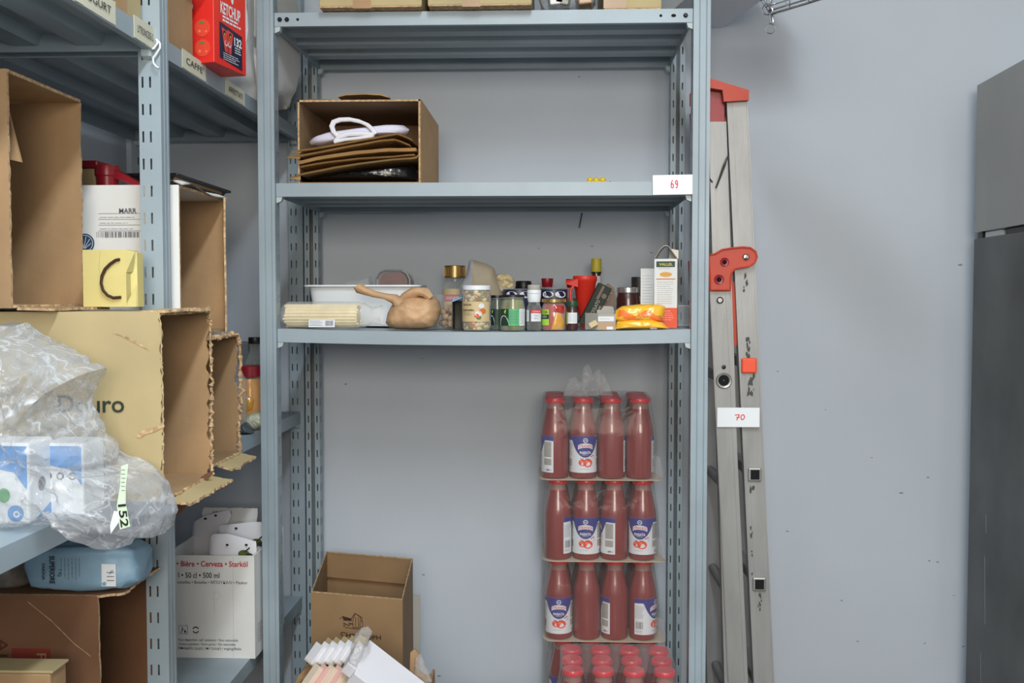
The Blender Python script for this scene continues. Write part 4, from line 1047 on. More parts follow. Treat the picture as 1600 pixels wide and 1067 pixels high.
# --- torn brown carton behind it
t2, L2, D2, H2 = side_open_box('torn_carton', 'brown carton with ragged open end, right behind the big lettered carton', -1.0, -.612, 1.785, 1.98, SB+.001, W(360,522,1.98).z, 'card', 'card_in', True, seed=21, amp=.008)
torn_edge(t2, [(.0,-D2/2+.05,H2),(.002,D2/2-.012,H2+.001),(.004,D2/2-.003,H2-.02),(.006,D2/2-.003,H2*.5),(.0,D2/2-.003,H2*.2),(.003,D2/2-.004,.004)], .0045, .007, 100, 4)
b = MB(); mp = plane((0,0,0.001),(1,0,-.25),(0,1,0)); b.panel(mp, .004, .034, -D2/2+.05, D2/2+.004, .004, 'card_pale', 8, 12, 'rtb', .010, .002, 32, 'card_edge'); b.build('torn_bottom_flap', t2)
# --- white carton with the delivery label, on top of the brown one
zw0 = W(360,522,1.98).z+.004; zw1 = W(200, 289, 1.785).z
def pr_marr(b, mp, L, H):
    def uv(x, y): q = W(x, y, 1.785); return q.x+.654, q.z-zw0
    u0, v0 = uv(150, 388); u1, v1 = uv(216, 326)
    b.text(mp, 'MARR', *uv(200, 329), 'ink_soft', h=.0085, off=.001, bold=.02)
    for y in (334, 343, 352, 361): q0, q1 = uv(154, y), uv(226, y); b.patch(mp, q0[0], q0[1], q1[0], q1[1]+.0008, 'ink_soft')
    for y in (339, 348, 357): q0, q1 = uv(156, y+3), uv(212, y-2); b.lines(mp, q0[0], q1[0], q0[1], q1[1], 1, 'ink_soft', .0006, y)
    q0, q1 = uv(151, 371), uv(219, 362); b.bars(mp, q0[0], q1[0], q0[1], q1[1], 'ink_soft', 2)
    c = uv(133, 380); mat('logo_blue', (40,70,104), .6); b.disc(mp, c[0], c[1], .017, 'logo_blue', 24, .0006); b.disc(mp, c[0], c[1], .0145, 'label_white', 24, .0008); b.disc(mp, c[0], c[1], .0135, 'logo_blue', 24, .001)
    for a in (-.5,.2,.9,1.6): b.stroke(mp, [(c[0]-.002, c[1]-.011), (c[0]+.011*math.sin(a), c[1]+.011*math.cos(a))], .0012, 'label_white', .0013)
tw, Lw, Dw, Hw = side_open_box('white_carton', 'white carton with a delivery label and brown inside, behind the left rack post', -1.0, -.654, 1.785, 2.04, zw0, zw1, 'card_white', 'card', False, seed=41, prints=pr_marr)
b = MB()   # buckled top flaps standing out at the open end
vs = []; F = []
for lay, dz in ((0,0),(1,.0025)):
    for j in range(13):
        y = -Dw/2+Dw*j/12; w = .006*math.sin(j/12*PI*2.2)*(1-j/14)
        vs += [(-.05,y,Hw+.004+dz),(-.010,y,Hw+.006+w+dz*.6),(.006,y,Hw-.001+w*1.3+dz*.6)]
for j in range(12):
    for i in range(2):
        a = j*3+i; F += [(a,a+1,a+4,a+3)][::1]; F += [(39+a,39+a+3,39+a+4,39+a+1)]
b.add(vs, F, 'card_white'); b.build('buckled_flap', tw)
b = MB(); mp = plane((-.003,Dw/2-.003,0),(0.35,-1,0),(0,0,1)); b.panel(mp, 0, .05, 0, Hw-.003, .004, 'card_pale', 4, 16, 'lr', .003, .001, 51, 'card_edge')
b.M = None; b.build('side_flap', tw)
# --- tall brown carton on the left, on top of the lettered carton
zb0 = zt+.0055; zb1 = W(80, 157, 1.707).z
tb, Lb, Db, Hb = side_open_box('brown_carton', 'tall brown carton open to the right, cut by the left side of the picture', -1.10, -.788, 1.468, 1.707, zb0, zb1, 'card', 'card', True, seed=61, amp=.003)
b = MB(); q = [W(x, y, 1.52) for x, y in [(8,150),(18,150),(44,256),(8,248)]]; o = Vector((-.788,(1.468+1.707)/2,zb0))
b.prism([(p.x-o.x, p.z-o.z) for p in q], lambda u,v: (u, 1.50-o.y+u*.1, v), lambda u,v: (u, 1.504-o.y+u*.1, v), 'card'); b.build('folded_flap', tb)
b = MB(); b.panel(plane((0,0,.001),(1,0,-.02),(0,1,0)), .003, .055, -Db/2+.01, Db/2-.03, .004, 'card', 6, 10, 'r', .004, .001, 5, 'card_edge'); b.build('bottom_flap', tb)
# --- yellow paper bag lying on its side
c = W(133, 486, 1.64); h_ = W(133,391,1.64).z-zt-.006; w_ = px2(83,1.64)
t = thing('gift_bag', 'small yellow paper bag with brown cord handle lying on the lettered carton', 'paper bag', (c.x+.003, 1.64, zt+.0062))
b = MB(); b.hexa([(0,-.012,0),(w_*.86,-.018,0),(w_*.86,.03,0),(0,.03,0),(0,-.012,h_),(w_*.86,-.018,h_),(w_*.86,.03,h_),(0,.03,h_)], 'paper_yellow')
b.add([(w_*.86,-.018,h_),(w_*.97,-.004,h_*.97),(w_*.90,.004,h_*.62),(w_*.86,-.018,h_*.60)], [(3,2,1,0)], 'paper_yellow')
b.add([(w_*.86,-.018,0),(w_*.98,-.004,0),(w_*.965,.002,h_*.40),(w_*.86,-.018,h_*.06)], [(0,1,2,3)], 'paper_yellow')
b.hexa([(w_*.85,.0,0),(w_*.97,.004,0),(w_*.97,.03,0),(w_*.85,.03,0),(w_*.85,.0,h_*.96),(w_*.96,.006,h_*.96),(w_*.96,.03,h_*.96),(w_*.85,.03,h_*.96)], 'paper_yellow')
mp = plane((0,-.0125,0),(w_,-.006,0),(0,0,1)); b.stroke(mp, [(w_*.36,h_*.98),(w_*.33,h_*.7),(w_*.38,h_*.4)], .0008, 'label_cream', .001); b.build('bag', t)
b = MB(); cord = [(184,406),(178,407),(169,413),(161,421),(156,432),(155,443),(158,454),(165,462),(174,466),(186,465)]
b.tube([W(x, y, 1.62)-Vector((c.x,1.64,zt+.0055)) for x, y in cord], .0024, 'ink_brown', 8); b.build('cord_handle', t, True)
# --- red plastic scoop and red lid on top of the white carton
zr = zw1+.001
c = W(168, 286, 1.90); t = thing('plastic_scoop', 'dark red plastic scoop with a flat handle on top of the white carton', 'scoop', (c.x, 1.90, zr))
hh = W(168,259,1.90).z-zr; r = px2(38,1.9)/2
b = MB(); b.lathe([(r*.85,0),(r*.9,hh*.55),(r*1.0,hh*.6),(r*1.02,hh*.85),(r*.95,hh),(.001,hh*.98)],(0,0,0),'dark_red_plastic',28); b.build('bowl', t, True)
b = MB(); b.hexa([(.01,-.012,hh*.55),(.075,-.012,hh*.03),(.075,.012,hh*.03),(.01,.012,hh*.55),(.01,-.014,hh*.95),(.075,-.010,hh*.2),(.075,.010,hh*.2),(.01,.014,hh*.95)],'dark_red_plastic'); b.build('handle', t)
c = W(140, 262, 1.93); t = thing('food_tub', 'white tub with flat dark red lid beside the red scoop on the white carton', 'tub', (c.x-.035, 1.95, zr))
h2 = W(140,256,1.93).z-zr; b = MB(); b.b2(-.05,.045,-.02,.06,0,h2*.85,'label_cream',.003); b.build('tub', t); b = MB(); b.b2(-.055,.052,-.026,.065,h2*.86,h2+.006,'dark_red_plastic',.002); b.build('lid', t)
# --- black tub lying over the white carton
zk = zw1+.012; Yk0, Yk1 = 1.975, 2.31; xk = -.725
t = thing('black_tub', 'wide black plastic tub with a tan strip under its rim, on the white carton', 'tub', (xk, (Yk0+Yk1)/2, zk))
hk = W(358,298,Yk1).z-zk; dk = (Yk1-Yk0)/2; wk = .11
b = MB(); b.hexa([(-wk+.04,-dk+.03,0),(-.03,-dk+.03,0),(-.03,dk-.02,0),(-wk+.04,dk-.02,0),(-wk+.01,-dk+.01,hk*.8),(-.010,-dk+.01,hk*.8),(-.010,dk-.008,hk*.8),(-wk+.01,dk-.008,hk*.8)],'black_plastic'); b.build('body', t)
b = MB(); b.b2(-.0135,-.0095,-dk+.012,dk-.04,hk*.62,hk*.80,'card_tape'); b.build('tan_strip', t)
b = MB(); b.b2(-wk,0,-dk,dk,hk*.81,hk,'black_plastic',.003); b.build('rim', t)
# --- things at the far end of the middle shelf
zs = SB+.0006
mat('pepper_orange',(238,160,28),.3,coat=.5)
c = W(391, 640, 2.46); r = px2(40,2.46)/2; hJ = W(391,571,2.46).z-zs
t = thing('pickle_jar','dark red-lidded jar of orange peppers at the far end of the left rack','jar',(c.x,2.46,zs))
b = MB(); b.lathe([(r*.9,.001),(r*1.12,.02),(r*1.15,hJ*.6),(r*.9,hJ*.78),(.001,hJ*.79)],(0,0,0),'pepper_orange',28); b.pillow(cyl((0,0,0),r*1.14),[(-.01,hJ*.2),(.015,hJ*.25),(.02,hJ*.45),(-.01,hJ*.5)],.003,0,'pepper_yellow',5,24,.001,60); b.build('peppers',t,True)
jar_lathe(t,[(r*1.1,0),(r*1.18,.008),(r*1.2,hJ*.62),(r*.9,hJ*.82)],'glass'); lid(t,r*1.0,hJ*.81,hJ*.19,'dark_red_plastic','lid',True)
for i,(px,Y,h,lab,m) in enumerate(((362,2.30,.19,'empty clear plastic bottle with cloudy neck beside the torn brown carton','clear_box'),(402,2.60,.20,'clear bottle with black cap half hidden by the left post of the middle rack','glass'))):
    c = W(px, 600, Y); t = thing('clear_bottle',lab,'bottle',(c.x-.005 if i else c.x,Y,zs)); r=.033
    b=MB(); b.lathe([(r*.9,0),(r,.005),(r,h*.62),(r*.5,h*.8),(r*.4,h*.83),(r*.42,h*.95)],(0,0,0),m,24); b.build('bottle',t,True); lid(t,r*.5,h*.94,h*.08,'black_plastic' if i else 'card_grey','cap')
c=W(380,506,2.70); t=None
b=MB(); b.b2(-.30,.10,-.03,.02,0,.19,'steel_dark',.004); tag(b.build('grey_crate'),'dark grey crate standing against the back wall at the far end of the left rack','crate',None,(c.x-.02,2.655,zs))
c=W(376,600,2.40)
# crumpled pouches in front of the orange jar
for i,(P,Y,m,lab) in enumerate((([(378,668),(380,640),(392,632),(412,628),(420,634),(418,650),(400,662)],2.33,'pouch_pale','crumpled pale green-white pouch in front of the orange pepper jar'),([(372,678),(374,652),(384,645),(394,655),(397,672),(388,679)],2.27,'pouch_dark','crumpled dark grey pouch between torn carton and pale pouch'))):
    mat('pouch_pale',(196,198,176),.5,bump=.3); mat('pouch_dark',(74,80,84),.35,bump=.5)
    c=W(395,660,Y); base=Vector((c.x,Y,zs)); ol=[(u,max(v,.0008)) for u,v in outl([(x,y+14) for x,y in P],Y,base)]
    # stretch so that the pouch reaches the shelf
    lo=min(v for u,v in ol); hi=max(v for u,v in ol); ol=[(u,.001+(v-lo)/(hi-lo)*(hi-.001)) for u,v in ol]
    t=thing('food_pouch',lab,'pouch',base); b=MB(); b.pillow(front(),ol,.022,.022,m,10,60,.005,35,i+2,None,3); b.build('pouch',t,True)
c=W(398,700,2.18); b=MB(); mp=plane((0,0,.003),(1,.3,.15),(-.3,1,.1)); b.panel(mp,-.02,.03,-.03,.04,.001,'label_white',6,6,'lrtb',.01,.008,7); tag(b.build('paper_scrap'),'torn white paper scrap near the shelf edge below the pouches','paper',None,(-.70,2.17,SB+.008))

# --- drink packs inside the clear bag, and the bag
mat('pack_white',(228,232,236),.4); mat('pack_blue',(88,150,216),.4); mat('pack_green',(98,170,104),.4)
zs1=SB+.0006
for i,(px0,px1,Y,lab) in enumerate(((-30,45,1.34,'white and blue drink pack with a green mark in the clear bag, nearest the left'),(62,130,1.40,'white drink pack in the clear bag, right of the one with the green mark'))):
    a,bq=W(px0,760,Y),W(px1,760,Y); w=bq.x-a.x; h=W(30,692,Y).z-zs1
    t=thing('drink_pack',lab,'pack',((a.x+bq.x)/2,Y+.035,zs1)); b=MB(); b.b2(-w/2,w/2,-.035,.035,0,h,'pack_white',.004)
    mp=plane((0,-.0352,0),(1,0,0),(0,0,1))
    b.add([mp(-w*.49,h*.96,.0003),mp(-w*.49,h*.72,.0003),mp(w*.2,h*.64,.0003),mp(w*.47,h*.42,.0003),mp(w*.47,h*.96,.0003)],[(0,1,2,3,4)],'pack_blue')
    if i==0:
        b.disc(mp,-w*.02,h*.36,w*.13,'pack_green',18,.0004,h*.09); b.disc(mp,w*.22,h*.14,w*.17,'pack_blue',20,.0004); b.disc(mp,w*.24,h*.13,w*.07,'label_white',20,.0006); b.disc(mp,w*.24,h*.13,w*.035,'pack_blue',20,.0008)
        mq=plane((w/2+.0002,0,0),(0,1,0),(0,0,1)); b.add([mq(-.02,0.004,.0003),mq(.03,.004,.0003),mq(.03,h*.2,.0003)],[(0,1,2)],'pack_blue'); b.disc(mq,0,h*.45,.010,'ink_soft',16,.0004)
    else:
        for k in range(3): b.disc(mp,-w*.3+k*w*.28,h*.55,w*.09,'ink_soft',16,.0004); b.disc(mp,-w*.3+k*w*.28,h*.54,w*.05,'pack_white',16,.0006)
    b.build('pack',t)
film('bag_film', .17, (204,208,214), .08, 1.0, 20, .5, .45)
Yf_=1.43; c=W(120,690,Yf_); zbase=SB+.001
t=thing('plastic_bag','big crumpled clear plastic bag around white drink packs, hanging over the shelf edge','bag',(c.x,Yf_,zbase))
P=[(-60,520),(0,506),(45,503),(62,520),(85,530),(130,553),(166,577),(153,592),(146,612),(158,660),(182,695),(186,715),(180,728),(215,733),(250,737),(268,765),(278,795),(272,815),(262,832),(250,812),(238,818),(205,850),(185,838),(170,812),(120,814),(60,822),(0,826),(-60,828)]
ol=outl(P,Yf_,(c.x,Yf_,zbase))
b=MB(); b.pillow(front(),ol,.135,.025,'bag_film',36,240,.024,19,6,outl([(85,680)],Yf_,(c.x,Yf_,zbase))[0],4.5,jit=.006)
# creases: sharpen with a second, finer ridged push; keep the part over the shelf above it
for i,v in enumerate(b.v):
    q=1-2*abs(noise.noise(Vector((v.x*28+3,v.z*22,v.y*9)))); v.y+=-.008*q*max(0,q)
    if v.x<W(150,800,Yf_).x-c.x: v.z=max(v.z,.0006)
b.build('film',t,True)
b=MB(); q=[W(x,y,1.30)-Vector((c.x,Yf_,zbase)) for x,y in [(190,728),(201,724),(197,760),(197,785),(204,822),(188,827),(183,790),(188,760)]]
mp=plane((0,1.30-Yf_,0),(1,0,0),(0,0,1)); mat('sticker_green',(206,228,200),.5)
b.add([mp(p.x,p.z,.0012) for p in q],[(0,1,2,7),(7,2,3,6),(6,3,4,5)],'sticker_green')
p=W(194,805,1.30)-Vector((c.x,Yf_,zbase)); b.text(mp,'152',p.x,p.z,'ink',h=.0105,w=.030,rot=-PI/2+.12,off=.002,bold=.02)
p=W(195,745,1.30)-Vector((c.x,Yf_,zbase)); b.lines(mp,p.x-.004,p.x+.002,p.z-.02,p.z+.012,6,'ink_green',.0008,3,.002)
b.build('number_sticker',t)
b=MB(); q=[W(x,y,1.298)-Vector((c.x,Yf_,zbase)) for x,y in [(178,798),(190,800),(186,815),(173,834),(172,820)]]
b.add([mp(p_.x,p_.z,.002) for p_ in q],[(0,1,2,3,4)],'label_white'); b.build('white_corner',t)

# --- bottom shelf of the left rack
zc_=SC+.0006
# brown carton with dark red print
y_pac=WX(157,926,-.703).y
def pr_pac(b,mp,L,H):
    def uv(x,y): q=W(x,y,y_pac); return q.x+.703,q.z-zc_
    u0,v0=uv(24,1080); u1,v1=uv(83,1013); b.patch(mp,u0,v0,u1,v1,'ink_redbrown',.0008)
    mat('print_dk',(84,40,28),.8)
    b.text(mp,'PACK'[:3],*uv(70,1045),'card',h=.016,w=.05,rot=-PI/2,off=.0014)
    b.text(mp,'ALL',*uv(9,1025),'print_dk',h=.018,w=.06,rot=-PI/2,off=.0012); 
    b.stroke(mp,[uv(48,940),uv(85,970),uv(120,1005),uv(146,1025)],.0010,'card_edge',.001)
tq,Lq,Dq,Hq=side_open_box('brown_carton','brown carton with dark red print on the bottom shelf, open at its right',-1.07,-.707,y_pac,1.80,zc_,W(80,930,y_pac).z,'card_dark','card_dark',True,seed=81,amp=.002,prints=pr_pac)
b=MB(); b.panel(plane((0,0,Hq+.0005),(1,0,.10),(0,1,0)),-.02,.038,-Dq/2+.002,Dq/2-.09,.004,'card_dark',6,10,'rtb',.006,.002,5,'card_edge'); b.build('top_flap',tq)
# blue paper bag of flour, lying on it
zt2=W(80,930,y_pac).z+.001; Yb2=y_pac+.052; xa,xb=W(56,890,Yb2).x,W(222,890,Yb2).x
hb=W(140,862,Yb2-.03).z-zt2
t=thing('flour_bag','light blue paper bag of flour lying on the dark brown printed carton','food',((xa+xb)/2,Yb2,zt2+.0065)); Lb2=xb-xa
b=MB(); b.blob((0,0,hb/2),(Lb2,.085,hb),'blue_paper',.36,48,28,.009,30,3,0,True)
mp=plane((0,-.0470,0),(1,0,0),(0,0,1))
b.text(mp,'SUPERIORE',-Lb2*.21,hb*.5,'ink',h=.008,w=hb*.7,rot=-PI/2,bold=.03); b.text(mp,'FARINA',-Lb2*.29,hb*.45,'ink',h=.005,w=hb*.42,rot=-PI/2,bold=.02); b.lines(plane((-Lb2*.12,-.0455,hb*.5),(0,0,-1),(1,0,0)),-hb*.3,hb*.3,-.005,.03,6,'ink_soft',.0008); b.text(mp,'1 Kg',-Lb2*.14,hb*.42,'ink',h=.005,rot=-PI/2)
b.build('bag',t,True)
b=MB(); b.panel(mp,Lb2*.24,Lb2*.37,hb*.1,hb*.66,.0006,'label_white'); b.lines(mp,Lb2*.29,Lb2*.36,hb*.2,hb*.5,3,'ink',.0012,3,.0009); b.build('sticker',t)
b=MB(); b.pillow(plane((0,-.030,hb*.93),(1,0,0),(0,.7,.4)),[(-Lb2*.05,-.004),(Lb2*.25,-.004),(Lb2*.26,.014),(-.0,.016)],.002,0,'paper_kraft',4,24,.001,50); b.build('bread_picture',t)
# round brown tub at far left
c=W(20,896,y_pac+.06); t=thing('clear_tub','round clear tub of brown crumbs on the dark brown carton, under the shelf edge','tub',(c.x,y_pac+.06,zt2)); mat('crumbs',(110,92,72),.8,var=.4,vscale=60)
b=MB(); b.lathe([(.026,0),(.03,.004),(.034,.045),(.035,.052)],(0,0,0),'clear_box',26); b.build('tub',t,True); b=MB(); b.lathe([(.024,.002),(.031,.040),(.001,.044)],(0,0,0),'crumbs',24); b.build('crumbs',t,True); lid(t,.037,.052,.008,'card_grey')
# dark brown carton behind
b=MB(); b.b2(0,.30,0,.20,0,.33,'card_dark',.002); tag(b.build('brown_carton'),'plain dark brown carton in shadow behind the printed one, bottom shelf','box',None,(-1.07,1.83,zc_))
# small carton at the very front
c=W(30,1060,1.44); t=thing('small_carton','corner of a pale brown carton at the bottom left of the picture','box',(c.x,1.44,zc_)); 
hz=W(30,1052,1.42).z-zc_; b=MB(); a_=W(78,1060,1.42).x-c.x; b.b2(a_-.16,a_,-.02,.03,0,hz,'card',.003); b.build('body',t); b=MB(); b.b2(a_-.16,a_+.004,-.02,.03,hz+.0002,hz+.004,'card_pale',.001); b.build('lid',t)
# white beer carton
q_=WZ(399,1029,zc_); Yb3,xb=q_.y,min(q_.x,-.6605); xa=W(256,950,Yb3).x; hB=W(340,868,Yb3).z-zc_; dB=.25; wB=xb-xa
t=thing('beer_carton','open white carton with red multilingual lettering on the bottom shelf of the left rack','box',(xb,Yb3,zc_))
b=MB(); k=.004
b.b2(-wB,0,0,k,0,hB,'card_white'); b.b2(-wB,0,dB-k,dB,0,hB+.01,'card_white'); b.b2(-wB,-wB+k,k,dB-k,0,hB,'card_white'); b.b2(-k,0,k,dB-k,0,hB,'card_white'); b.b2(-wB+k,-k,k,dB-k,0,k,'card_white')
mp=plane((0,0,0),(1,0,0),(0,0,1))
def uv(x,y): q=W(x,y,Yb3); return q.x-xb,q.z-zc_
def tx(s,x0,x1,y,h,m,bold=0): a=uv(x0,y); e=uv(x1,y); b.text(mp,s,(a[0]+e[0])/2,a[1],m,h=px2(h,Yb3),w=e[0]-a[0],bold=bold)
tx('• Bière • Cerveza • Starköl',276,387,880,9,'ink_red',.02)
tx('l • 50 cl • 500 ml',279,343,898,9,'ink',.01); tx('outeilles • Botellas • ΜΠΟΥΚΑΛΙ • Flaskor',277,387,909,5,'ink')
tx("Non disperdere nell' ambiente • Non returnable",279,372,999,4.5,'ink'); tx('Vuoto a perdere • Verre perdu • No retornable',279,368,1005.5,4.5,'ink'); tx('Μπουκάλι χωρίς επιστροφή • engångsflaska',279,377,1012,4.5,'ink')
q0=uv(280,990); q1=uv(293,977); 
for a_,e_ in (((q0[0],q0[1]),(q1[0],q0[1])),((q1[0],q0[1]),(q1[0],q1[1])),((q1[0],q1[1]),(q0[0],q1[1])),((q0[0],q1[1]),(q0[0],q0[1]))): b.stroke(mp,[a_,e_],.0008,'ink')
u_=(q0[0]+q1[0])/2; v_=(q0[1]+q1[1])/2; b.disc(mp,u_-.002,v_+.0045,.0016,'ink',10); b.stroke(mp,[(u_-.002,v_+.002),(u_-.003,v_-.003),(u_-.005,v_-.007)],.0018,'ink'); b.stroke(mp,[(u_-.002,v_+.001),(u_+.003,v_-.001)],.0012,'ink'); b.patch(mp,u_+.002,v_-.007,u_+.006,v_-.002,'ink')
cu,cv=uv(306,984)
for k2 in (0,1): b.stroke(mp,[(cu+.0065*math.cos(a),cv+.0065*math.sin(a)) for a in [PI*k2+.5+2.2*i/8 for i in range(9)]],.0024,'ink'); 
b.stroke(mp,[uv(331,928),uv(340,924),uv(346,930),uv(338,938),uv(331,934)],.0004,'card_grey'); b.stroke(mp,[uv(335,920),uv(335,960)],.0004,'card_grey'); b.stroke(mp,[uv(364,870),uv(365,1028)],.0005,'card_grey',.0003)
mq=plane((0,0,0),(0,1,0),(0,0,1)); mat('logo_blue',(40,70,104),.6)
b.text(mq,'Starköl',dB*.62,hB*.80,'ink_red',h=.016,w=.09,bold=.02); b.lines(mq,dB*.5,dB*.95,hB*.62,hB*.74,4,'ink_soft'); b.disc(mq,dB*.72,hB*.45,.026,'logo_blue',26,.0006); b.disc(mq,dB*.72,hB*.45,.020,'label_white',26,.0009); b.text(mq,'H',dB*.72,hB*.45,'logo_blue',h=.022,off=.0012,bold=.03)
b.lines(mq,.02,.06,hB*.12,hB*.32,7,'ink',.0012)
b.build('body',t)
b=MB(); mp2=plane((-wB/2,dB-k-.001,hB),(1,0,0),(0,.25,1)); b.panel(mp2,-wB/2+.002,wB*.18,0,.055,.003,'card_white',8,6,'lrt',.004,.003,3,'card_edge')
b.disc(mp2,-wB*.30,.012,.026,'logo_blue',26,.0015); b.disc(mp2,-wB*.30,.012,.021,'label_white',26,.0018); b.text(mp2,'H',-wB*.30,.012,'logo_blue',h=.024,off=.0022,bold=.03); b.text(mp2,'MÜNCHEN',-wB*.25,.044,'ink_soft',h=.007,off=.0018,rot=PI); b.build('back_flap',t)
# folded white cartons stuffed in it
for i,(P,Y,lab,olive) in enumerate((([(320,870),(328,843),(332,834),(358,834),(411,846),(411,870)],2.275,'flattened white pouch with olives printed, front one in the beer carton',(380,866)),([(341,862),(341,821),(400,815),(411,816),(411,862)],2.36,'flattened white pouch standing behind the front one in the beer carton',(400,848)),([(300,835),(303,815),(320,806),(358,796),(362,805),(358,815),(330,826)],2.43,'rolled white pouch poking highest out of the beer carton',None))):
    c=W(360,900,Y); base=Vector((c.x,Y,zc_+.010)); ol=outl(P,Y,base); lo=min(v for u,v in ol)
    if i<2: ol=[(u,(.001 if v<lo+.012 else v)) for u,v in ol]
    else: ol=ol+[(ol[0][0]+.02,.001),(ol[0][0]+.06,.001)][::1] if False else [(ol[0][0]+.01,.001)]+ol+[(ol[-1][0],.001)]
    ol=[(min(u,xb-.006-base.x),v) for u,v in ol]
    t=thing('white_pouch',lab,'pouch',base,0,'white pouches in the beer carton'); b=MB(); b.pillow(front(),ol,.005,.006,'paper_white',10,90,.0016,22,i+3,None,9,False); b.build('pouch',t,True)
    b=MB(); mp=plane((0,-.0072,0),(1,0,0),(0,0,1)); hs={0:[(354,852),(384,852)],1:[(368,826)],2:[(320,811),(336,806)]}[i]
    for x,y in hs: q=W(x,y,Y-.012)-base; b.disc(mp,q.x,q.z,.0035,'hole',12,.0006,.0026)
    if olive: q=W(*olive,Y-.012)-base; b.disc(mp,q.x,q.z,.013,'leaf_green',16,.0006,.009); b.disc(mp,q.x+.012,q.z-.004,.009,'ink_green',16,.0008,.006); b.stroke(mp,[(q.x+.002,q.z+.004),(q.x+.013,q.z+.014)],.003,'ink_green',.001)
    b.build('print',t)

# --- top shelf of the left rack
za_=SA+.0006
b=MB(); b.b2(-.36,0,0,.22,0,.24,'card_pale',.002); b.b2(.0002,.0012,.02,.16,0,.05,'card_tape'); tag(b.build('cardboard_box'),'pale cardboard box on the left rack top shelf, left of the slotted post','box',None,(-.690,1.50,za_))
t=thing('cardboard_box','brown cardboard box on the top shelf between slotted post and ketchup box','box',(-.676,1.805,za_)); b=MB(); b.b2(-.34,0,0,.125,0,.145,'card',.002); b.build('body',t); b=MB(); b.panel(plane((0,.06,.146),(1,0,-.15),(0,1,0)),-.15,.03,-.06,.06,.003,'card_pale',4,4,'r',.003); b.build('top_flap',t)
# ketchup box
k1=WX(335,112,-.636); zk=za_
k1=W(335,111,1.955); k2=W(385,131,2.08); d=Vector((k2.x-k1.x,k2.y-k1.y,0)); wR=d.length; rzk=math.atan2(d.y,d.x)-PI/2
t=thing('ketchup_box','tall red ketchup carton with dark blue panels jutting over the shelf edge','box',(k1.x,k1.y,za_),rzk)
wL,hK=.20,.30
b=MB(); b.b2(-wL,0,0,wR,0,hK,'ketchup_red',.0015)
mR=plane((.0002,0,0),(0,1,0),(0,0,1)); mL=plane((0,-.0002,0),(1,0,0),(0,0,1))
mat('sachet',(212,70,66),.4); mat('tomato_shine',(246,120,96),.3)
# right face: v measured up; 1 px ~ 1.3 mm
b.text(mR,'KETCHUP',wR*.50,.112,'label_white',h=.022,w=wR*.62,off=.0008,bold=.03); b.lines(mR,wR*.25,wR*.82,.085,.099,2,'label_white',.004,5,.0008)
b.add([mR(wR*.16,.014,.0006),mR(wR*.86,.006,.0006),mR(wR*.86,.074,.0006),mR(wR*.16,.083,.0006)],[(0,1,2,3)],'navy')
for u,s_ in ((.30,.08),(.48,-.05)):
    b.add([mR(wR*(u-.07+s_),.030,.001),mR(wR*(u+.07+s_),.028,.001),mR(wR*(u+.09),.070,.001),mR(wR*(u-.09),.074,.001)],[(0,1,2,3)],'sachet'); b.disc(mR,wR*u,.064,.0055,'ink',12,.0013); b.disc(mR,wR*u,.062,.003,'pepper_yellow',8,.0016); b.disc(mR,wR*(u+s_*.6),.046,.0065,'label_white',14,.0013,.0055); b.disc(mR,wR*(u+s_*.6),.047,.005,'sachet',14,.0016,.004)
b.text(mR,'132',wR*.72,.058,'label_white',h=.016,w=wR*.24,off=.001,bold=.04); b.lines(mR,wR*.62,wR*.84,.034,.048,3,'label_white',.002,6,.001); b.lines(mR,wR*.26,wR*.76,.012,.028,4,'label_white',.0013,7,.001)
b.disc(mR,wR*.44,.165,.026,'label_white',28,.0007,.024); b.disc(mR,wR*.44,.172,.021,'tomato_print',28,.001,.013); b.disc(mR,wR*.56,.137,.005,'label_white',14,.0007,.009)
# left face
b.text(mL,'KETCHUP',-.085,.104,'label_white',h=.020,w=.085,off=.0008,bold=.03); b.lines(mL,-.115,-.048,.080,.093,2,'sachet',.004,5,.0008)
b.patch(mL,-wL+.01,.004,-.046,.076,'navy',.0006); b.text(mL,'132',-.072,.048,'label_white',h=.016,w=.042,off=.001,bold=.04); b.lines(mL,-.09,-.05,.022,.034,2,'label_white',.002,8,.001)
for v in (.066,.028): b.disc(mL,-.024,v,.0165,'tomato_print',24,.0006); b.disc(mL,-.030,v-.006,.003,'tomato_shine',10,.001); b.disc(mL,-.016,v-.007,.0022,'tomato_shine',10,.001); b.disc(mL,-.025,v+.010,.006,'leaf_print',8,.001,.003)
b.build('carton',t)
# white bag bulging through between the racks
c=W(428,120,2.5); t=thing('plastic_bag','big white plastic sack at the far end of the left rack top shelf','bag',(-.79,2.46,za_))
b=MB(); b.blob((0,-.02,.19),(.33,.36,.375),'white_bag',.55,56,40,.022,13,9,0,True)
for v in b.v:
    w=Vector((-.79+v.x,2.46+v.y,0)); 
    lim = -.630 if 2.335<w.y<2.665 else -.672
    if w.x>lim: v.x=lim+.79
    v.y=min(v.y,.20)
    v.z=max(v.z,.0005)
b.build('sack',t,True)
b=MB(); b.blob((.03,.02,.42),(.14,.12,.10),'white_bag',.8,24,16,.014,22,2,0,True); b.build('gathered_top',t,True)
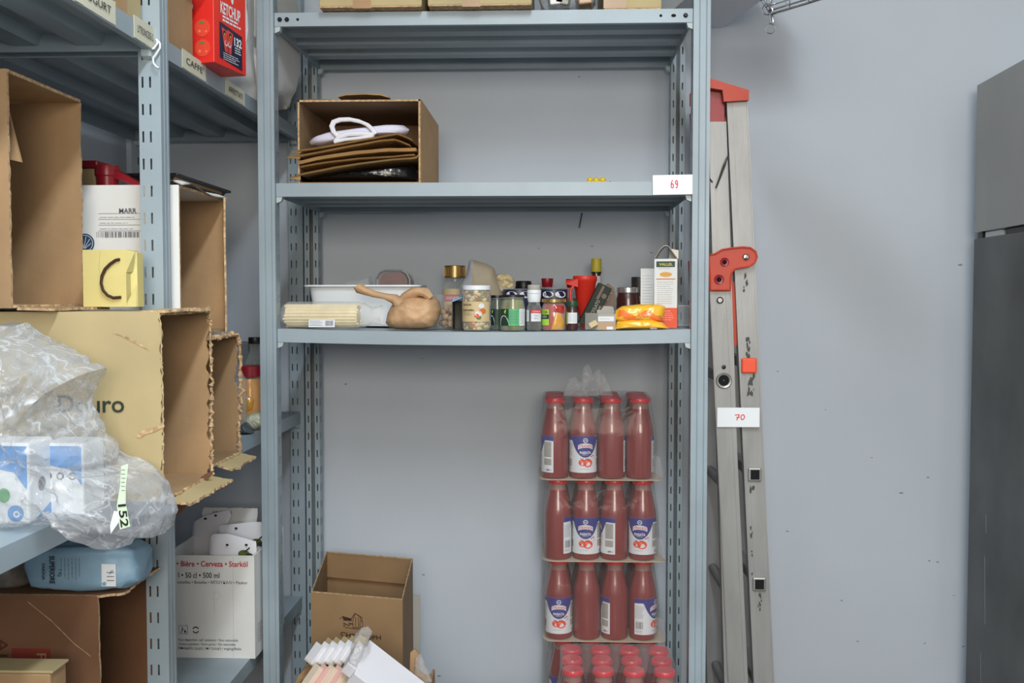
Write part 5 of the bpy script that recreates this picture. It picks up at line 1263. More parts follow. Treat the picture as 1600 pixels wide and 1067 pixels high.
# ------------------------------------------------------------------ folded step ladder leaning beside the rack
LY0, LY1 = 2.38, 2.69          # near and far side rails
lad = thing('step_ladder', 'folded aluminium step ladder with red plastic caps, leaning beside the middle rack', 'ladder', (.45, 2.54, 0))
LO = Vector((.45,2.54,0))
def L_(px, py, Y): q = W(px, py, Y); return Vector((q.x, Y, q.z))-LO
def rail(name, top, bot, wpx0, wpx1, Y, depth=.026, zfoot=None, scuffs=()):
    """side rail from photo points, carried on straight to the floor"""
    a, c = L_(*top, LY0), L_(*bot, LY0); d = (c-a)
    if zfoot is not None: c = a+d*((zfoot-a.z)/d.z)
    w0, w1 = px2(wpx0, LY0)/2, px2(wpx1, LY0)/2
    if zfoot is not None: w1 = w0+(w1-w0)*min(1.6,(a.z-c.z)/max(.01,a.z-L_(*bot,LY0).z))
    b = MB(); y0 = Y-2.54; y1 = y0+depth
    if Y > 2.6: y0, y1 = y0-depth, y0
    k = .004
    for (f0, f1, dy) in ((-1,-.86,0),(-.86,-.45,.0012),(-.45,.45,.0004),(.45,.86,.0012),(.86,1,0)):
        P = []
        for (q, w) in ((c,w1),(a,w0)):
            P += [(q.x+f0*w, y0+dy, q.z),(q.x+f1*w, y0+dy, q.z),(q.x+f1*w, y1, q.z),(q.x+f0*w, y1, q.z)]
        b.hexa(P, 'aluminium')
    for (sx0,sy0,sx1,sy1,n_) in scuffs:
        for i in range(n_):
            p = L_(rr.uniform(sx0,sx1), rr.uniform(sy0,sy1), LY0); s_ = rr.uniform(.002,.0055)
            b.poly(smp, [(p.x+s_*.6*math.cos(q)*rr.uniform(.5,1.2), p.z+s_*1.5*math.sin(q)*rr.uniform(.5,1.2)) for q in [j*PI/4 for j in range(8)]], 'scuff', .0004+.00005*i)
    return b.build(name, lad), a, c
smp = plane((0,-.1604,0),(1,0,0),(0,0,1)); rr = random.Random(8)
railA, aA, cA = rail('side_rail', (1121,190), (1148,1067), 27, 32, LY0, zfoot=.03)
railB, aB, cB = rail('side_rail', (1152,158), (1194,1067), 32, 32, LY0, zfoot=.03, scuffs=((1161,428,1168,455,9),(1165,525,1172,560,16),(1168,588,1178,615,16),(1172,760,1182,768,5),(1184,928,1190,955,9),(1172,770,1178,900,8)))
rail('side_rail', (1121,190), (1148,1067), 27, 32, LY1, zfoot=.03)
rail('side_rail', (1152,158), (1194,1067), 32, 32, LY1, zfoot=.03)
def on(a, c, z): return a+(c-a)*((z-a.z)/(c.z-a.z))
# the lower front section: wider plate below the hinge
b = MB(); P = []
for x0, x1, py in ((1138,1169,1067),(1109,1140,455)):
    q0, q1 = L_(x0,py,LY0-.006), L_(x1,py,LY0-.006)
    P += [(q0.x,-.166,q0.z),(q1.x,-.166,q1.z),(q1.x,-.161,q1.z),(q0.x,-.161,q0.z)]
b.hexa(P, 'aluminium'); 
for f in (.12,.88):
    P = []
    for x0, x1, py in ((1138,1169,1067),(1109,1140,455)):
        q0, q1 = L_(x0,py,LY0-.006), L_(x1,py,LY0-.006); q = q0.lerp(q1,f)
        P += [(q.x-.0035,-.1675,q.z),(q.x+.0035,-.1675,q.z),(q.x+.0035,-.166,q.z),(q.x-.0035,-.166,q.z)]
    b.hexa(P, 'aluminium')
b.build('rail_sleeve', lad)
# rungs
def rung(part, p, square, plug=None):
    b = MB(); r = .012
    y0, y1 = -.150, .155
    if square: b.b2(p.x-r, p.x+r, y0, y1, p.z-r, p.z+r, 'aluminium_dull', .003)
    else: b.tube([(p.x,y0,p.z),(p.x,y1,p.z)], r, 'aluminium_dull', 14)
    o = b.build(part, lad, not square)
    return o
for i in range(8):
    z = ZC-.276*2/2-.0; 
zs_ = [L_(1179,741,LY0).z, L_(1186,912,LY0).z]; st = zs_[0]-zs_[1]
k = 0; z = zs_[0]+3*st
while z > .15:
    if z < aB.z-.08:
        p = on(aB, cB, z); rung('rung', p, True)
    z -= st
z = L_(1130,594,LY0).z+st*1
while z > .15:
    if z < aA.z-.15: rung('rung', on(aA, cA, z), False)
    z -= st
# flared rung ends on the near rails
for (px, py) in ((1179,741),(1186,912)):
    p = L_(px, py, LY0); b = MB()
    b.b2(p.x-.0155,p.x+.0155,-.1665,-.158,p.z-.0165,p.z+.0165,'zinc',.004); b.b2(p.x-.0105,p.x+.0105,-.1672,-.1640,p.z-.0115,p.z+.0115,'hole',.001); b.build('rung_end', lad)
p = L_(1130,594,LY0); b = MB(); b.lathe([(.0175,-.1665),(.0185,-.170),(.0165,-.1725),(.0135,-.1715),(.0130,-.168),(.001,-.1675)],(p.x,0,p.z),'zinc',26,'y'); b.lathe([(.0128,-.1680),(.001,-.1685)],(p.x,0,p.z),'hole',22,'y',cap=False); b.build('rung_end', lad, True)
p = L_(1130,573,LY0); b = MB(); b.lathe([(.005,-.166),(.005,-.1685),(.001,-.169)],(p.x,0,p.z),'bolt',14,'y'); b.build('rivet', lad)
p = L_(1124,469,LY0); b = MB(); b.lathe([(.008,-.166),(.008,-.169),(.005,-.171),(.001,-.171)],(p.x,0,p.z),'chrome',14,'y'); b.build('bolt', lad)
p = L_(1170,571,LY0); b = MB(); mat('plug_orange',(238,84,50),.45); b.b2(p.x-.0175,p.x+.0175,-.1685,-.158,p.z-.0175,p.z+.0175,'plug_orange',.004); b.build('end_plug', lad)
# red hinges, near and far
hp = [(1105,400),(1116,397),(1126,391),(1140,388.5),(1158,387),(1170,388),(1178,394),(1180,402),(1177,410),(1168,416),(1155,418),(1146,420),(1141,426),(1139,436),(1139,453),(1108,453),(1107,430)]
for sgn, Y in ((-1, LY0), (1, LY1)):
    pts = [(L_(x,y,LY0).x, L_(x,y,LY0).z) for x, y in hp]; y0 = -.166 if sgn < 0 else .161; y1 = y0-.012 if sgn < 0 else y0+.012
    b = MB(); b.prism(pts, (lambda u,v: (u,y0,v)), (lambda u,v: (u,y1,v)), 'ladder_red')
    if sgn < 0: b.tube([(u,y1,v) for u,v in pts], .0028, 'ladder_red', 6, closed=True)
    h = b.build('hinge_plate', lad)
    if sgn < 0:
        for px, py, r in ((1130,410,.0105),(1121.5,437,.0115)):
            p = L_(px,py,LY0); b = MB(); b.lathe([(r,-.1785),(r*.95,-.180),(r*.75,-.179),(r*.5,-.1785),(.001,-.1785)],(p.x,0,p.z),'dark_red_plastic',20,'y'); b.lathe([(r*.4,-.1795),(.001,-.1796)],(p.x,0,p.z),'hole',14,'y',cap=False); b.build('socket', h)
        p = L_(1163,402,LY0); b = MB(); b.lathe([(.007,-.178),(.0075,-.181),(.005,-.1835),(.001,-.184)],(p.x,0,p.z),'chrome',16,'y'); b.build('bolt', h)
# a long red link between the sections under the hinge
b = MB(); q = [L_(1142,440,LY0),L_(1150,440,LY0),L_(1153,540,LY0),L_(1146,540,LY0)]
b.prism([(p.x,p.z) for p in q], lambda u,v:(u,-.146,v), lambda u,v:(u,-.140,v), 'ladder_red'); b.build('hinge_link', lad)
b = MB(); q = [L_(1104,470,LY0),L_(1108,470,LY0),L_(1111,520,LY0),L_(1104,560,LY0)]
b.prism([(p.x,p.z) for p in q], lambda u,v:(u,.150,v), lambda u,v:(u,.156,v), 'dark_red_plastic'); b.build('hinge_link', lad)
# top cap
b = MB()
q = [L_(x,y,LY0) for x, y in [(1077,148),(1090,129),(1109,125),(1168,143),(1168,158.5),(1129,161),(1127,143),(1109,140),(1095,142),(1082,173),(1077,165)]]
b.prism([(p.x,p.z) for p in q], lambda u,v:(u,-.178,v), lambda u,v:(u,-.163,v), 'ladder_red')
q = [L_(x,y,LY0) for x, y in [(1112,126),(1168,143),(1168,158.5),(1129,161),(1127,143),(1112,140)]]
b.prism([(p.x,p.z) for p in q], lambda u,v:(u,.136,v), lambda u,v:(u,.150,v), 'ladder_red')
q2 = [L_(x,y,LY0) for x, y in [(1111,125.5),(1168,143),(1168,147),(1111,131)]]
b.prism([(p.x,p.z) for p in q2], lambda u,v:(u,-.163,v), lambda u,v:(u,.136,v), 'ladder_red')
b.build('top_cap', lad)
b = MB(); q = [L_(x,y,LY0) for x, y in [(1106,141),(1127,143),(1133,165),(1133,191),(1108,191)]]
b.prism([(p.x,p.z) for p in q], lambda u,v:(u,-.150,v), lambda u,v:(u,-.120,v), 'dark_red_plastic')
b.prism([(p.x,p.z) for p in q], lambda u,v:(u,.120,v), lambda u,v:(u,.150,v), 'dark_red_plastic')
q = [L_(x,y,LY0) for x, y in [(1106,141),(1112,141),(1116,191),(1106,191)]]
b.prism([(p.x,p.z) for p in q], lambda u,v:(u,-.120,v), lambda u,v:(u,.120,v), 'dark_red_plastic'); b.build('cap_bracket', lad)
# rubber feet
for a, c in ((aA,cA),(aB,cB)):
    for yy in (-.147,.147):
        b = MB(); b.b2(c.x-.024,c.x+.024,yy-.017,yy+.017,0,.034,'black_plastic',.003); b.build('rubber_foot', lad)
b = MB(); b.tube([L_(1137,243,LY0-.0)+Vector((0,-.004,0)),L_(1131,258,LY0)+Vector((0,-.006,0)),L_(1124,278,LY0)+Vector((0,-.006,0)),L_(1118,294,LY0)+Vector((0,-.006,0))],[.0015,.0032,.0024,.0018],'black_plastic',6); b.build('cable_tie', lad)
b = MB(); b.tube([L_(1106,271,LY0)+Vector((0,-.004,0)),L_(1108,279,LY0)+Vector((0,-.004,0)),L_(1113,285,LY0)+Vector((0,-.004,0))],.0014,'black_plastic',5); b.build('cable_tie', lad)
seven = [(.42,.62),(.52,.64),(.50,.52),(.46,.36)]; sev2 = [(.455,.49),(.525,.51)]
zero = [(.60,.64),(.565,.58),(.56,.46),(.58,.38),(.62,.40),(.645,.5),(.635,.6),(.60,.64)]
number_card(1120.5,637,1187,667,LY0-.0125,'70','white card with red handwritten 70 stuck across the ladder rails',0,[seven,sev2,zero])

# ------------------------------------------------------------------ stainless steel fridge at the right
F0 = W(1520, 465, 2.70); rzF = R(-2.5)
fr = thing('fridge', 'tall two-door stainless steel fridge at the right edge, facing left', 'fridge', (F0.x, 2.70, 0), rzF)
mat('inox', (168,164,158), .22, metal=1, var=.10, vscale=2.2, bump=.06, bscale=9, stretch=(1,1,.35))
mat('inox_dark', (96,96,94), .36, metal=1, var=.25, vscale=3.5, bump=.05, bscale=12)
zt_ = W(1520,133,2.70).z; zg1 = W(1520,364,2.70).z; zg0 = W(1520,373.5,2.70).z
b = MB(); b.b2(.056,.70,-.70,0,.08,zt_-.004,'white_plastic'); b.b2(.05,.056,-.70,-.001,.1,zt_-.01,'white_plastic'); b.build('cabinet', fr)
def door(z0, z1, m):
    b = MB(); b.b2(0,.05,-.70,0,z0,z1,m,.0025); o = b.build('door', fr)
    g = MB(); g.b2(.0502,.0555,-.69,-.012,z0+.012,z1-.012,'black_plastic'); g.build('door_gasket', o)
    return o
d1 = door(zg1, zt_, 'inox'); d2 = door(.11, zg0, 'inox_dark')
b = MB(); b.tube([(-.035,-.64,zg1+.04),(-.035,-.64,zt_-.05)],.011,'inox',12); b.build('handle', d1)
b = MB(); b.tube([(-.035,-.64,.7),(-.035,-.64,zg0-.06)],.011,'inox',12); b.build('handle', d2)
b = MB(); b.b2(.008,.045,-.035,-.006,zg0,zg1,'black_plastic'); b.build('hinge', fr)
b = MB(); b.b2(.012,.05,-.15,-.045,zg0+.001,zg1-.001,'white_plastic'); b.build('hinge_cover', fr)
b = MB(); b.b2(.018,.05,-.69,-.16,zg0+.001,zg1-.001,'black_plastic'); b.build('gap_seal', fr)
b = MB(); b.b2(.03,.68,-.68,-.02,0,.08,'black_plastic'); b.build('plinth', fr)
b = MB(); mp = plane((-.0002,0,0),(0,-1,0),(0,0,1))
for (px,y0,y1) in ((1545,870,975),(1538,1020,1067),(1547,805,832)):
    a, c = WX(px,y0,F0.x+.004), WX(px,y1,F0.x+.004); b.stroke(mp,[(2.70-a.y,a.z),(2.70-c.y+.002,c.z)],.0022,'silver_lid',.0003)
b.build('scratches', d2)

# ------------------------------------------------------------------ chrome wire basket on brackets, top right
q0 = W(1205, 38, 2.15); t = thing('wire_basket', 'chrome wire basket hanging high above the ladder, cut by the top of the picture', 'basket', q0)
rz_ = W(1205,22,2.15).z; dz = rz_-q0.z
e1, e2 = WZ(1281, -1, rz_), WZ(1186, -2, rz_)
dx = Vector((e1.x-q0.x, e1.y-2.15, 0)).normalized(); dy = Vector((e2.x-q0.x, e2.y-2.15, 0)).normalized()
HH = .115; c_ = [Vector((0,0,0)), dx*.34, dx*.34+dy*.30, dy*.30]
b = MB()
b.tube([(0,0,.004),(-.004,.001,.03),(.002,0,.06),(-.003,0,HH)],.0030,'chrome',8); b.tube([(.004,0,.004),(.001,.002,.03),(-.004,0,.06),(.003,0,HH)],.0026,'chrome',8); b.tube([(-.002,.003,.02),(-.010,.004,.04),(-.018,.004,HH)],.0026,'chrome',8)
b.tube([(.010*math.cos(a)-.001,0,-.009+.010*math.sin(a)) for a in [2*PI*i/20 for i in range(20)]],.0016,'chrome',6,closed=True); b.build('corner_wires', t, True)
for z_, r in ((dz,.0028),(dz+.008,.0022),(HH,.0030)):
    b = MB(); b.tube([p+Vector((0,0,z_)) for p in c_], r, 'chrome', 8, closed=True); b.build('rim_wire', t, True)
b = MB()
for i in range(1,7):
    f = i/7; p0, p1 = c_[0].lerp(c_[1],f), c_[3].lerp(c_[2],f)
    b.tube([p0+Vector((0,0,HH)),p0+Vector((0,0,dz)),p1+Vector((0,0,dz)),p1+Vector((0,0,HH))],.0014,'chrome',5)
for i in range(1,6):
    f = i/6; p0, p1 = c_[0].lerp(c_[3],f), c_[1].lerp(c_[2],f); b.tube([p0+Vector((0,0,HH)),p0+Vector((0,0,dz+.002)),p1+Vector((0,0,dz+.002)),p1+Vector((0,0,HH))],.0014,'chrome',5)
b.build('wire_mesh', t)
b = MB()
for p in c_: b.tube([p+Vector((0,0,HH)), Vector((p.x,p.y,HT-q0.z))],.0016,'chrome',6)
b.build('hanging_wires', t, True)
b = MB(); b.tube([Vector((-.012,-.02,dz+.004))+Vector((.011*math.cos(a),0,.011*math.sin(a))) for a in [2*PI*i/18 for i in range(18)]],.0014,'chrome',6,closed=True); b.build('wire_loop', t, True)
p = (c_[0]+c_[1])/2+dy*.06; tag((lambda q: (q.b2(-.11,.11,-.04,.04,0,.05,'paper_white',.004), q.build('white_packet'))[1])(MB()),'white packet lying in the hanging wire basket','packet',None,q0+p+Vector((0,0,dz+.0045)),math.atan2(dx.y,dx.x))
# ------------------------------------------------------------------ tomato passata bottles in shrink-wrapped packs, bottom of the middle rack
BP, BH = .0700, .2000
def make_bottle():
    t = thing('passata_bottle','x','bottle')
    b = MB(); r = .0338
    prof = [(.028,.0006),(.0325,.003),(r,.010),(r,.110),(.0325,.122),(.0285,.140),(.0245,.157),(.0215,.172),(.0205,.182),(.0205,.187)]
    mts = ['passata']*7+['passata_neck']*2
    b.lathe(prof,(0,0,0),'passata',32,'z',mts); b.build('glass_bottle', t, True)
    b = MB(); b.lathe([(.0205,.186),(.0238,.187),(.0243,.190),(.0240,.1965),(.0225,.1985),(.020,.1985),(.019,.1976),(.001,.1976)],(0,0,0),'cap_red',32)
    for i in range(30):
        a = 2*PI*i/30; b.box((.0242*math.cos(a),.0242*math.sin(a),.1905),(.0012,.0016,.006),'cap_red',a)
    b.build('cap', t, True)
    b = MB(); mp = cyl((0,0,.016), r+.0005); hw = r*R(100); H = .090
    b.patch(mp,-hw,0,hw,H,'label_white',0,44,1)
    # blue crown with a bowl in the middle
    n = 44; P = []
    def edge(u):
        a = abs(u)/r
        return H*(.42+.0*a) + H*.46*min(1,(a/1.05)**2.2) if a < 1.05 else H*(.88-.02*(a-1.05))
    for i in range(n):
        u0, u1 = -hw+2*hw*i/n, -hw+2*hw*(i+1)/n
        b.add([mp(u0,edge(u0),.0004),mp(u1,edge(u1),.0004),mp(u1,H,.0004),mp(u0,H,.0004)],[(0,1,2,3)],'label_blue')
    arc = [(r*.62*math.sin(a), H*.69+ .010*math.cos(a)-.010) for a in [R(-62)+R(124)*i/12 for i in range(13)]]
    up = [(u, v+.0105) for u, v in arc]
    for i in range(12): b.add([mp(*arc[i],.0008),mp(*arc[i+1],.0008),mp(*up[i+1],.0008),mp(*up[i],.0008)],[(0,1,2,3)],'label_white')
    b.text(mp,'STRIANESE',0,H*.69+.0046,'ink_red',h=.0068,w=r*1.0,off=.0011,arc=9,bold=.01)
    b.disc(mp,0,H*.885,.0058,'label_white',20,.0008); b.disc(mp,0,H*.885,.0042,'label_blue',20,.001); b.stroke(mp,[(-.003,H*.865),(0,H*.90),(.003,H*.865)],.0012,'label_white',.0012)
    b.text(mp,'PASSATA',0,H*.555,'label_white',h=.0064,w=r*.82,off=.0008,bold=.03); b.lines(mp,-.008,.008,H*.47,H*.51,1,'label_white',.0008,3,.0008)
    for u, v, q in ((-.0075,H*.28,.0095),(.006,H*.27,.012)): b.disc(mp,u,v,q,'tomato_print',24,.0006+.0003*(u>0),q*.86); b.disc(mp,u-.003,v+.003,q*.3,'tomato_shine',10,.0011)
    for u in (-.009,.004): b.stroke(mp,[(u-.004,H*.40),(u,H*.375),(u+.004,H*.405)],.0011,'leaf_print',.0012)
    b.stroke(mp,[(.013,H*.43),(.022,H*.48)],.0022,'ink_red',.0008); b.stroke(mp,[(.020,H*.36),(.023,H*.44)],.0009,'ink_soft',.0008); b.lines(mp,-.014,.014,H*.09,H*.12,1,'ink_soft',.0006)
    # left column: text and barcode, right column: text and weight
    b.lines(mp,-hw*.97,-hw*.55,H*.45,H*.80,9,'ink_soft',.0007,3); b.bars(mp,-hw*.93,-hw*.62,H*.16,H*.36,'ink',4); b.lines(mp,-hw*.95,-hw*.6,H*.06,H*.12,2,'ink_soft',.0007,6)
    b.patch(mp,hw*.56,H*.42,hw*.92,H*.84,'card_grey',.0003,6,1); b.lines(mp,hw*.57,hw*.91,H*.43,H*.83,10,'ink_soft',.0006,8,.0006); b.patch(mp,hw*.56,H*.2,hw*.92,H*.38,'card_grey',.0003,6,1); b.lines(mp,hw*.57,hw*.91,H*.21,H*.37,4,'ink_soft',.0006,9,.0006)
    b.text(mp,'680 g',hw*.80,H*.075,'ink',h=.0045,bold=.02)
    b.build('label', t)
    return t
bottle0 = make_bottle(); first = [True]
def put(loc, ang, label, group):
    if first[0]:
        first[0] = False; bottle0.location = loc; bottle0.rotation_euler = (0,0,R(ang)); bottle0['label'] = label; bottle0['group'] = group; return bottle0
    return dup(bottle0, loc, R(ang), label, group)
ORD = ['leftmost','second from left','third from left','rightmost']
def rrect(w, d, z, r, n=10, cx=0, cy=0):
    P = []
    for (sx, sy, a0) in ((1,1,0),(-1,1,PI/2),(-1,-1,PI),(1,-1,3*PI/2)):
        for i in range(n+1):
            a = a0+PI/2*i/n; P.append((cx+sx*(w/2-r)+r*math.cos(a), cy+sy*(d/2-r)+r*math.sin(a), z))
    return P
def pack(name, label, x0, yfront, z, rows, cols=4, tuft=False, sheet=True, skip_last=False, tray_over=.02, seed=0, tray=True):
    """tray and shrink film of one pack; x0 is the leftmost bottle's axis, yfront the front row's axis"""
    cx = (cols-1)*BP/2; cy = (rows-1)*BP/2
    t = thing(name, label, 'pack', (x0, yfront, z), 0, 'shrink-wrapped passata packs')
    w, d = cols*BP+.005, rows*BP+.005
    if tray:
        b = MB(); r = rrect(w+.004, d+.004, 0, .03, 8, cx, cy); k = len(r)
        P = [(x+(tray_over if (x > cx+w/2-.012 and y < cy) else 0)*max(0,1-abs(y-(-BP/2+.01))*20), y, -.0016+.0012*noise.noise(Vector((x*30,y*30,seed)))) for x, y, _ in r]
        P2 = [(p[0], p[1], p[2]+.0014) for p in P]
        b.add(P+P2, [tuple(range(k-1,-1,-1)), tuple(range(k,2*k))]+[(i,(i+1)%k,k+(i+1)%k,k+i) for i in range(k)], 'tray_card'); b.build('tray', t)
    # film: follows the bottles at the sides, tight at the caps
    b = MB(); hs = [(.001,0),(.03,.002),(.07,.003),(.108,.002),(.135,-.002),(.160,-.006),(.182,-.0085),(.1995,-.009)]
    n = 12; rings = []
    for h, off in hs:
        ring = rrect(w+2*off, d+2*off, h, .034+off*.4, n, cx, cy)
        rings.append([(x+.0012*noise.noise(Vector((x*45,y*45,h*30+seed))), y+.0012*noise.noise(Vector((x*45+9,y*45,h*30+seed))), h+.001*noise.noise(Vector((x*60,y*60,seed)))) for x,y,h in ring])
    k = len(rings[0]); P = [p for r_ in rings for p in r_]
    F = [(j*k+i, j*k+(i+1)%k, (j+1)*k+(i+1)%k, (j+1)*k+i) for j in range(len(rings)-1) for i in range(k)]
    F.append(tuple((len(rings)-1)*k+i for i in range(k)))
    b.add(P, F, 'shrink'); 
    # loose hem at the lower right corner
    if tray_over: b.pillow(plane((cx+w/2,-BP/2+.006,.022),(.75,-.35,0),(0,0,1)), [(-.012,-.018),(.010,-.022),(.020,-.010),(.014,.010),(.010,.034),(-.010,.040)], .002, .001, 'shrink', 5, 30, .002, 60, seed)
    b.build('shrink_film', t, True)
    if tuft:
        q = MB()
        for i,(u,h,wd,s_) in enumerate(((.052,.050,.034,1),(.085,.082,.026,2),(.112,.056,.034,3),(.075,.044,.055,4),(.095,.066,.03,6))):
            q.pillow(plane((u,.02+.012*i,.199),(1,.25*(i-1.5),0),(.1*(i-2),.1,1)), [(-wd,0),(wd,0),(wd*.7,h*.5),(wd*.3,h),(-wd*.2,h*.9),(-wd*.6,h*.45)], .002,.002,'clear_film',7,40,.004,50,s_)
        q.build('film_tuft', t, True)
    return t
stackY = 2.545
def colx(px, Y): return X(px, Y, 700)
packs = [('top', 751, 867, stackY-.012, [-105,8,155,150]), ('middle', 880, 872, stackY-.008, [122,-4,-98,-16]), ('lower', 1006.5, 873.5, stackY, [0,180,-122,58])]
looks = {'top':['label turned left','label emblem facing front','label edge at right','label edge at far right'],
         'middle':['barcode side showing','label emblem facing front','small-print side showing','label emblem turned a little left'],
         'lower':['label emblem facing front','no label showing','small-print strip at its left','barcode side and label turned right']}
pk = {}
zprev = None
zt_ops = []
for name, pyb, pxl, Y, ang in packs:
    zt_ops.append(W(945, pyb, Y-.034).z)
# stack from the shelf up so that nothing floats
z4 = S4+.0036; zl = z4+BH+.0024; zm = zl+BH+.0024; zt3 = zm+BH+.0024
for (name, pyb, pxl, Y, ang), z in zip(packs, (zt3, zm, zl)):
    x0 = colx(pxl, Y)
    pk[name] = pack('passata_pack', 'shrink-wrapped pack of passata bottles, %s one of the tall stack%s' % ({'top':'topmost','middle':'second from the top','lower':'third from the top'}[name], ', film tuft on top' if name == 'top' else ''), x0, Y, z, 3, 4, name == 'top', seed=len(name)*3)
    for r_ in range(3):
        for c_i in range(4):
            if r_ == 0: lab = 'passata bottle with %s, %s in the %s pack' % (looks[name][c_i], ORD[c_i], {'top':'topmost','middle':'second','lower':'third'}[name])
            else: lab = 'passata bottle hidden behind the front row of the %s stacked pack' % {'top':'topmost','middle':'second','lower':'third'}[name]
            put((x0+c_i*BP, Y+r_*BP, z), ang[c_i] if r_ == 0 else 40*c_i+70*r_, lab, 'passata bottles in shrink-wrapped packs' if r_ == 0 else 'hidden passata bottles, %s pack' % name)
# fourth pack, under the stack: only its front caps show
Y4 = stackY+.004; x0 = colx(880, Y4)
pack('passata_pack', 'bottom pack of the tall passata stack, hidden behind the pack with twelve pink lids', x0, Y4, z4, 3, seed=5)
for r_ in range(3):
    for c_i in range(4):
        put((x0+c_i*BP, Y4+r_*BP, z4), 33*c_i+20*r_, ('passata bottle showing only its red cap under the third pack, %s' % ORD[c_i]) if r_ == 0 else 'passata bottle hidden at the back of the bottom pack of the stack', 'passata bottles under the third pack' if r_ == 0 else 'hidden passata bottles, bottom pack')
# front pack with twelve lids
Yq = 2.545-.004-3*BP; xq = W(895,1056,Yq).x
pack('passata_pack', 'front pack of passata with twelve pinkish lids showing, cut by the bottom of the picture', xq, Yq, z4, 3, seed=8, tray_over=0)
ROW = ['front row','middle row','back row']
for r_ in range(3):
    for c_i in range(4): put((xq+c_i*(BP+.0004), Yq+r_*BP, z4), 25*c_i+15*r_, 'passata bottle in the %s of the twelve-lid pack, %s' % (ROW[r_], ORD[c_i]), 'passata bottles in the front pack')

# ------------------------------------------------------------------ open wine carton and the box of wafer packs in front
zw = ZC-.668
cn = [WZ(x, y, zw) for x, y in ((486,925),(629,937),(645,873),(510,862))]
base = Vector((cn[0].x, cn[0].y, S4+.0006)); Q = [Vector((c.x-base.x, c.y-base.y, 0)) for c in cn]; hW = zw-base.z
t = thing('wine_carton', 'tall open brown carton with a dark farmhouse picture beside the left posts', 'box', base)
b = MB(); ctr = sum(Q, Vector())/4; k = .012
Qi = [q+(ctr-q).normalized()*.0055 for q in Q]
for i in range(4):
    a, c, ci, ai = Q[i], Q[(i+1)%4], Qi[(i+1)%4], Qi[i]
    up = Vector((0,0,hW)); P = [a,c,ci,ai]+[v+up for v in (a,c,ci,ai)]
    b.hexa(P, 'card_in')
    b.hexa([v+up for v in (a,c,ci,ai)]+[v+up+Vector((0,0,.0012)) for v in (a,c,ci,ai)], 'card_edge')
b.hexa([q+Vector((0,0,.0005)) for q in Qi]+[q+Vector((0,0,.004)) for q in Qi], 'card_in')
fm = plane(Q[0], Q[1]-Q[0], (0,0,1)); fl = (Q[1]-Q[0]).length
def fuv(x, y):
    n_ = (Q[1]-Q[0]).cross(Vector((0,0,1))); d_ = ray(x, y); o_ = CAMPOS-base
    s_ = n_.dot(Q[0]-o_)/n_.dot(d_); p = o_+d_*s_-Q[0]; return p.dot((Q[1]-Q[0]).normalized()), p.z
b.text(fm, 'CHRISTOPH', *(lambda a, e: ((a[0]+e[0])/2, a[1]))(fuv(528,991), fuv(600,991)), 'ink_brown', h=.010, w=.098, off=.001, arc=-1.2, bold=.015)
b.text(fm, 'Nobilis'[:5], *(lambda a, e: ((a[0]+e[0])/2, a[1]))(fuv(517,1010), fuv(596,1010)), 'ink_brown', h=.024, w=.105, off=.001, bold=.02)
# farmhouse
def fp(pts, m='ink_brown'): b.poly(fm, [fuv(*p) for p in pts], m, .0009)
def fs(pts, w=.0012): b.stroke(fm, [fuv(*p) for p in pts], w, 'ink_brown', .001)
fp([(535,962),(549,966),(550,970),(537,969)]); fs([(531,966),(537,963),(548,967)]); fs([(549,967),(555,958),(566,965)],.0016); fs([(555,958),(551,972)]); fs([(566,965),(567,979)]); fs([(551,972),(552,980),(568,980)]); fs([(556,964),(556,978)]); fs([(560,964),(561,979)]); fs([(563,968),(563,979)]); fs([(555,958),(562,962),(566,972)]); fs([(537,973),(545,977),(549,974)],.0018); fs([(540,980),(555,982),(571,983)],.0012); fs([(538,975),(538,979)],.002); fs([(545,973),(552,975)],.0018)
im = plane(Qi[3], Q[2]-Q[3], (0,0,1))
b.text(plane(Q[3]+(ctr-Q[3]).normalized()*.0062, Q[2]-Q[3], (0,0,1)), 'BRUN', (Q[2]-Q[3]).length*.80, hW-.030, 'ink_brown', h=.008, w=.03, off=.0012, rot=PI)
b.build('body', t)
q = MB(); v0, v1 = Qi[3]+(Qi[0]-Qi[3])*.03, Qi[2]+(Qi[1]-Qi[2])*.03
for i in range(1): q.hexa([v0+Vector((0,0,hW-.062)),v1+Vector((0,0,hW-.062)),v1+(ctr-v1)*.012+Vector((0,0,hW-.062)),v0+(ctr-v0)*.012+Vector((0,0,hW-.062)),v0+Vector((0,0,hW-.002)),v1+Vector((0,0,hW-.002)),v1+(ctr-v1)*.012+Vector((0,0,hW-.002)),v0+(ctr-v0)*.012+Vector((0,0,hW-.002))],'card_in')
q.build('inner_flap', t)
# narrow grey strip standing behind its right side
a = W(646,1000,2.56); c_ = W(656,930,2.56); b = MB(); b.b2(0,c_.x-a.x,0,.004,0,c_.z-S4-.001,'card_grey'); tag(b.build('grey_strip'),'narrow grey strip standing upright against the right side of the wine carton','sheet',None,(a.x,2.56,S4+.0006))
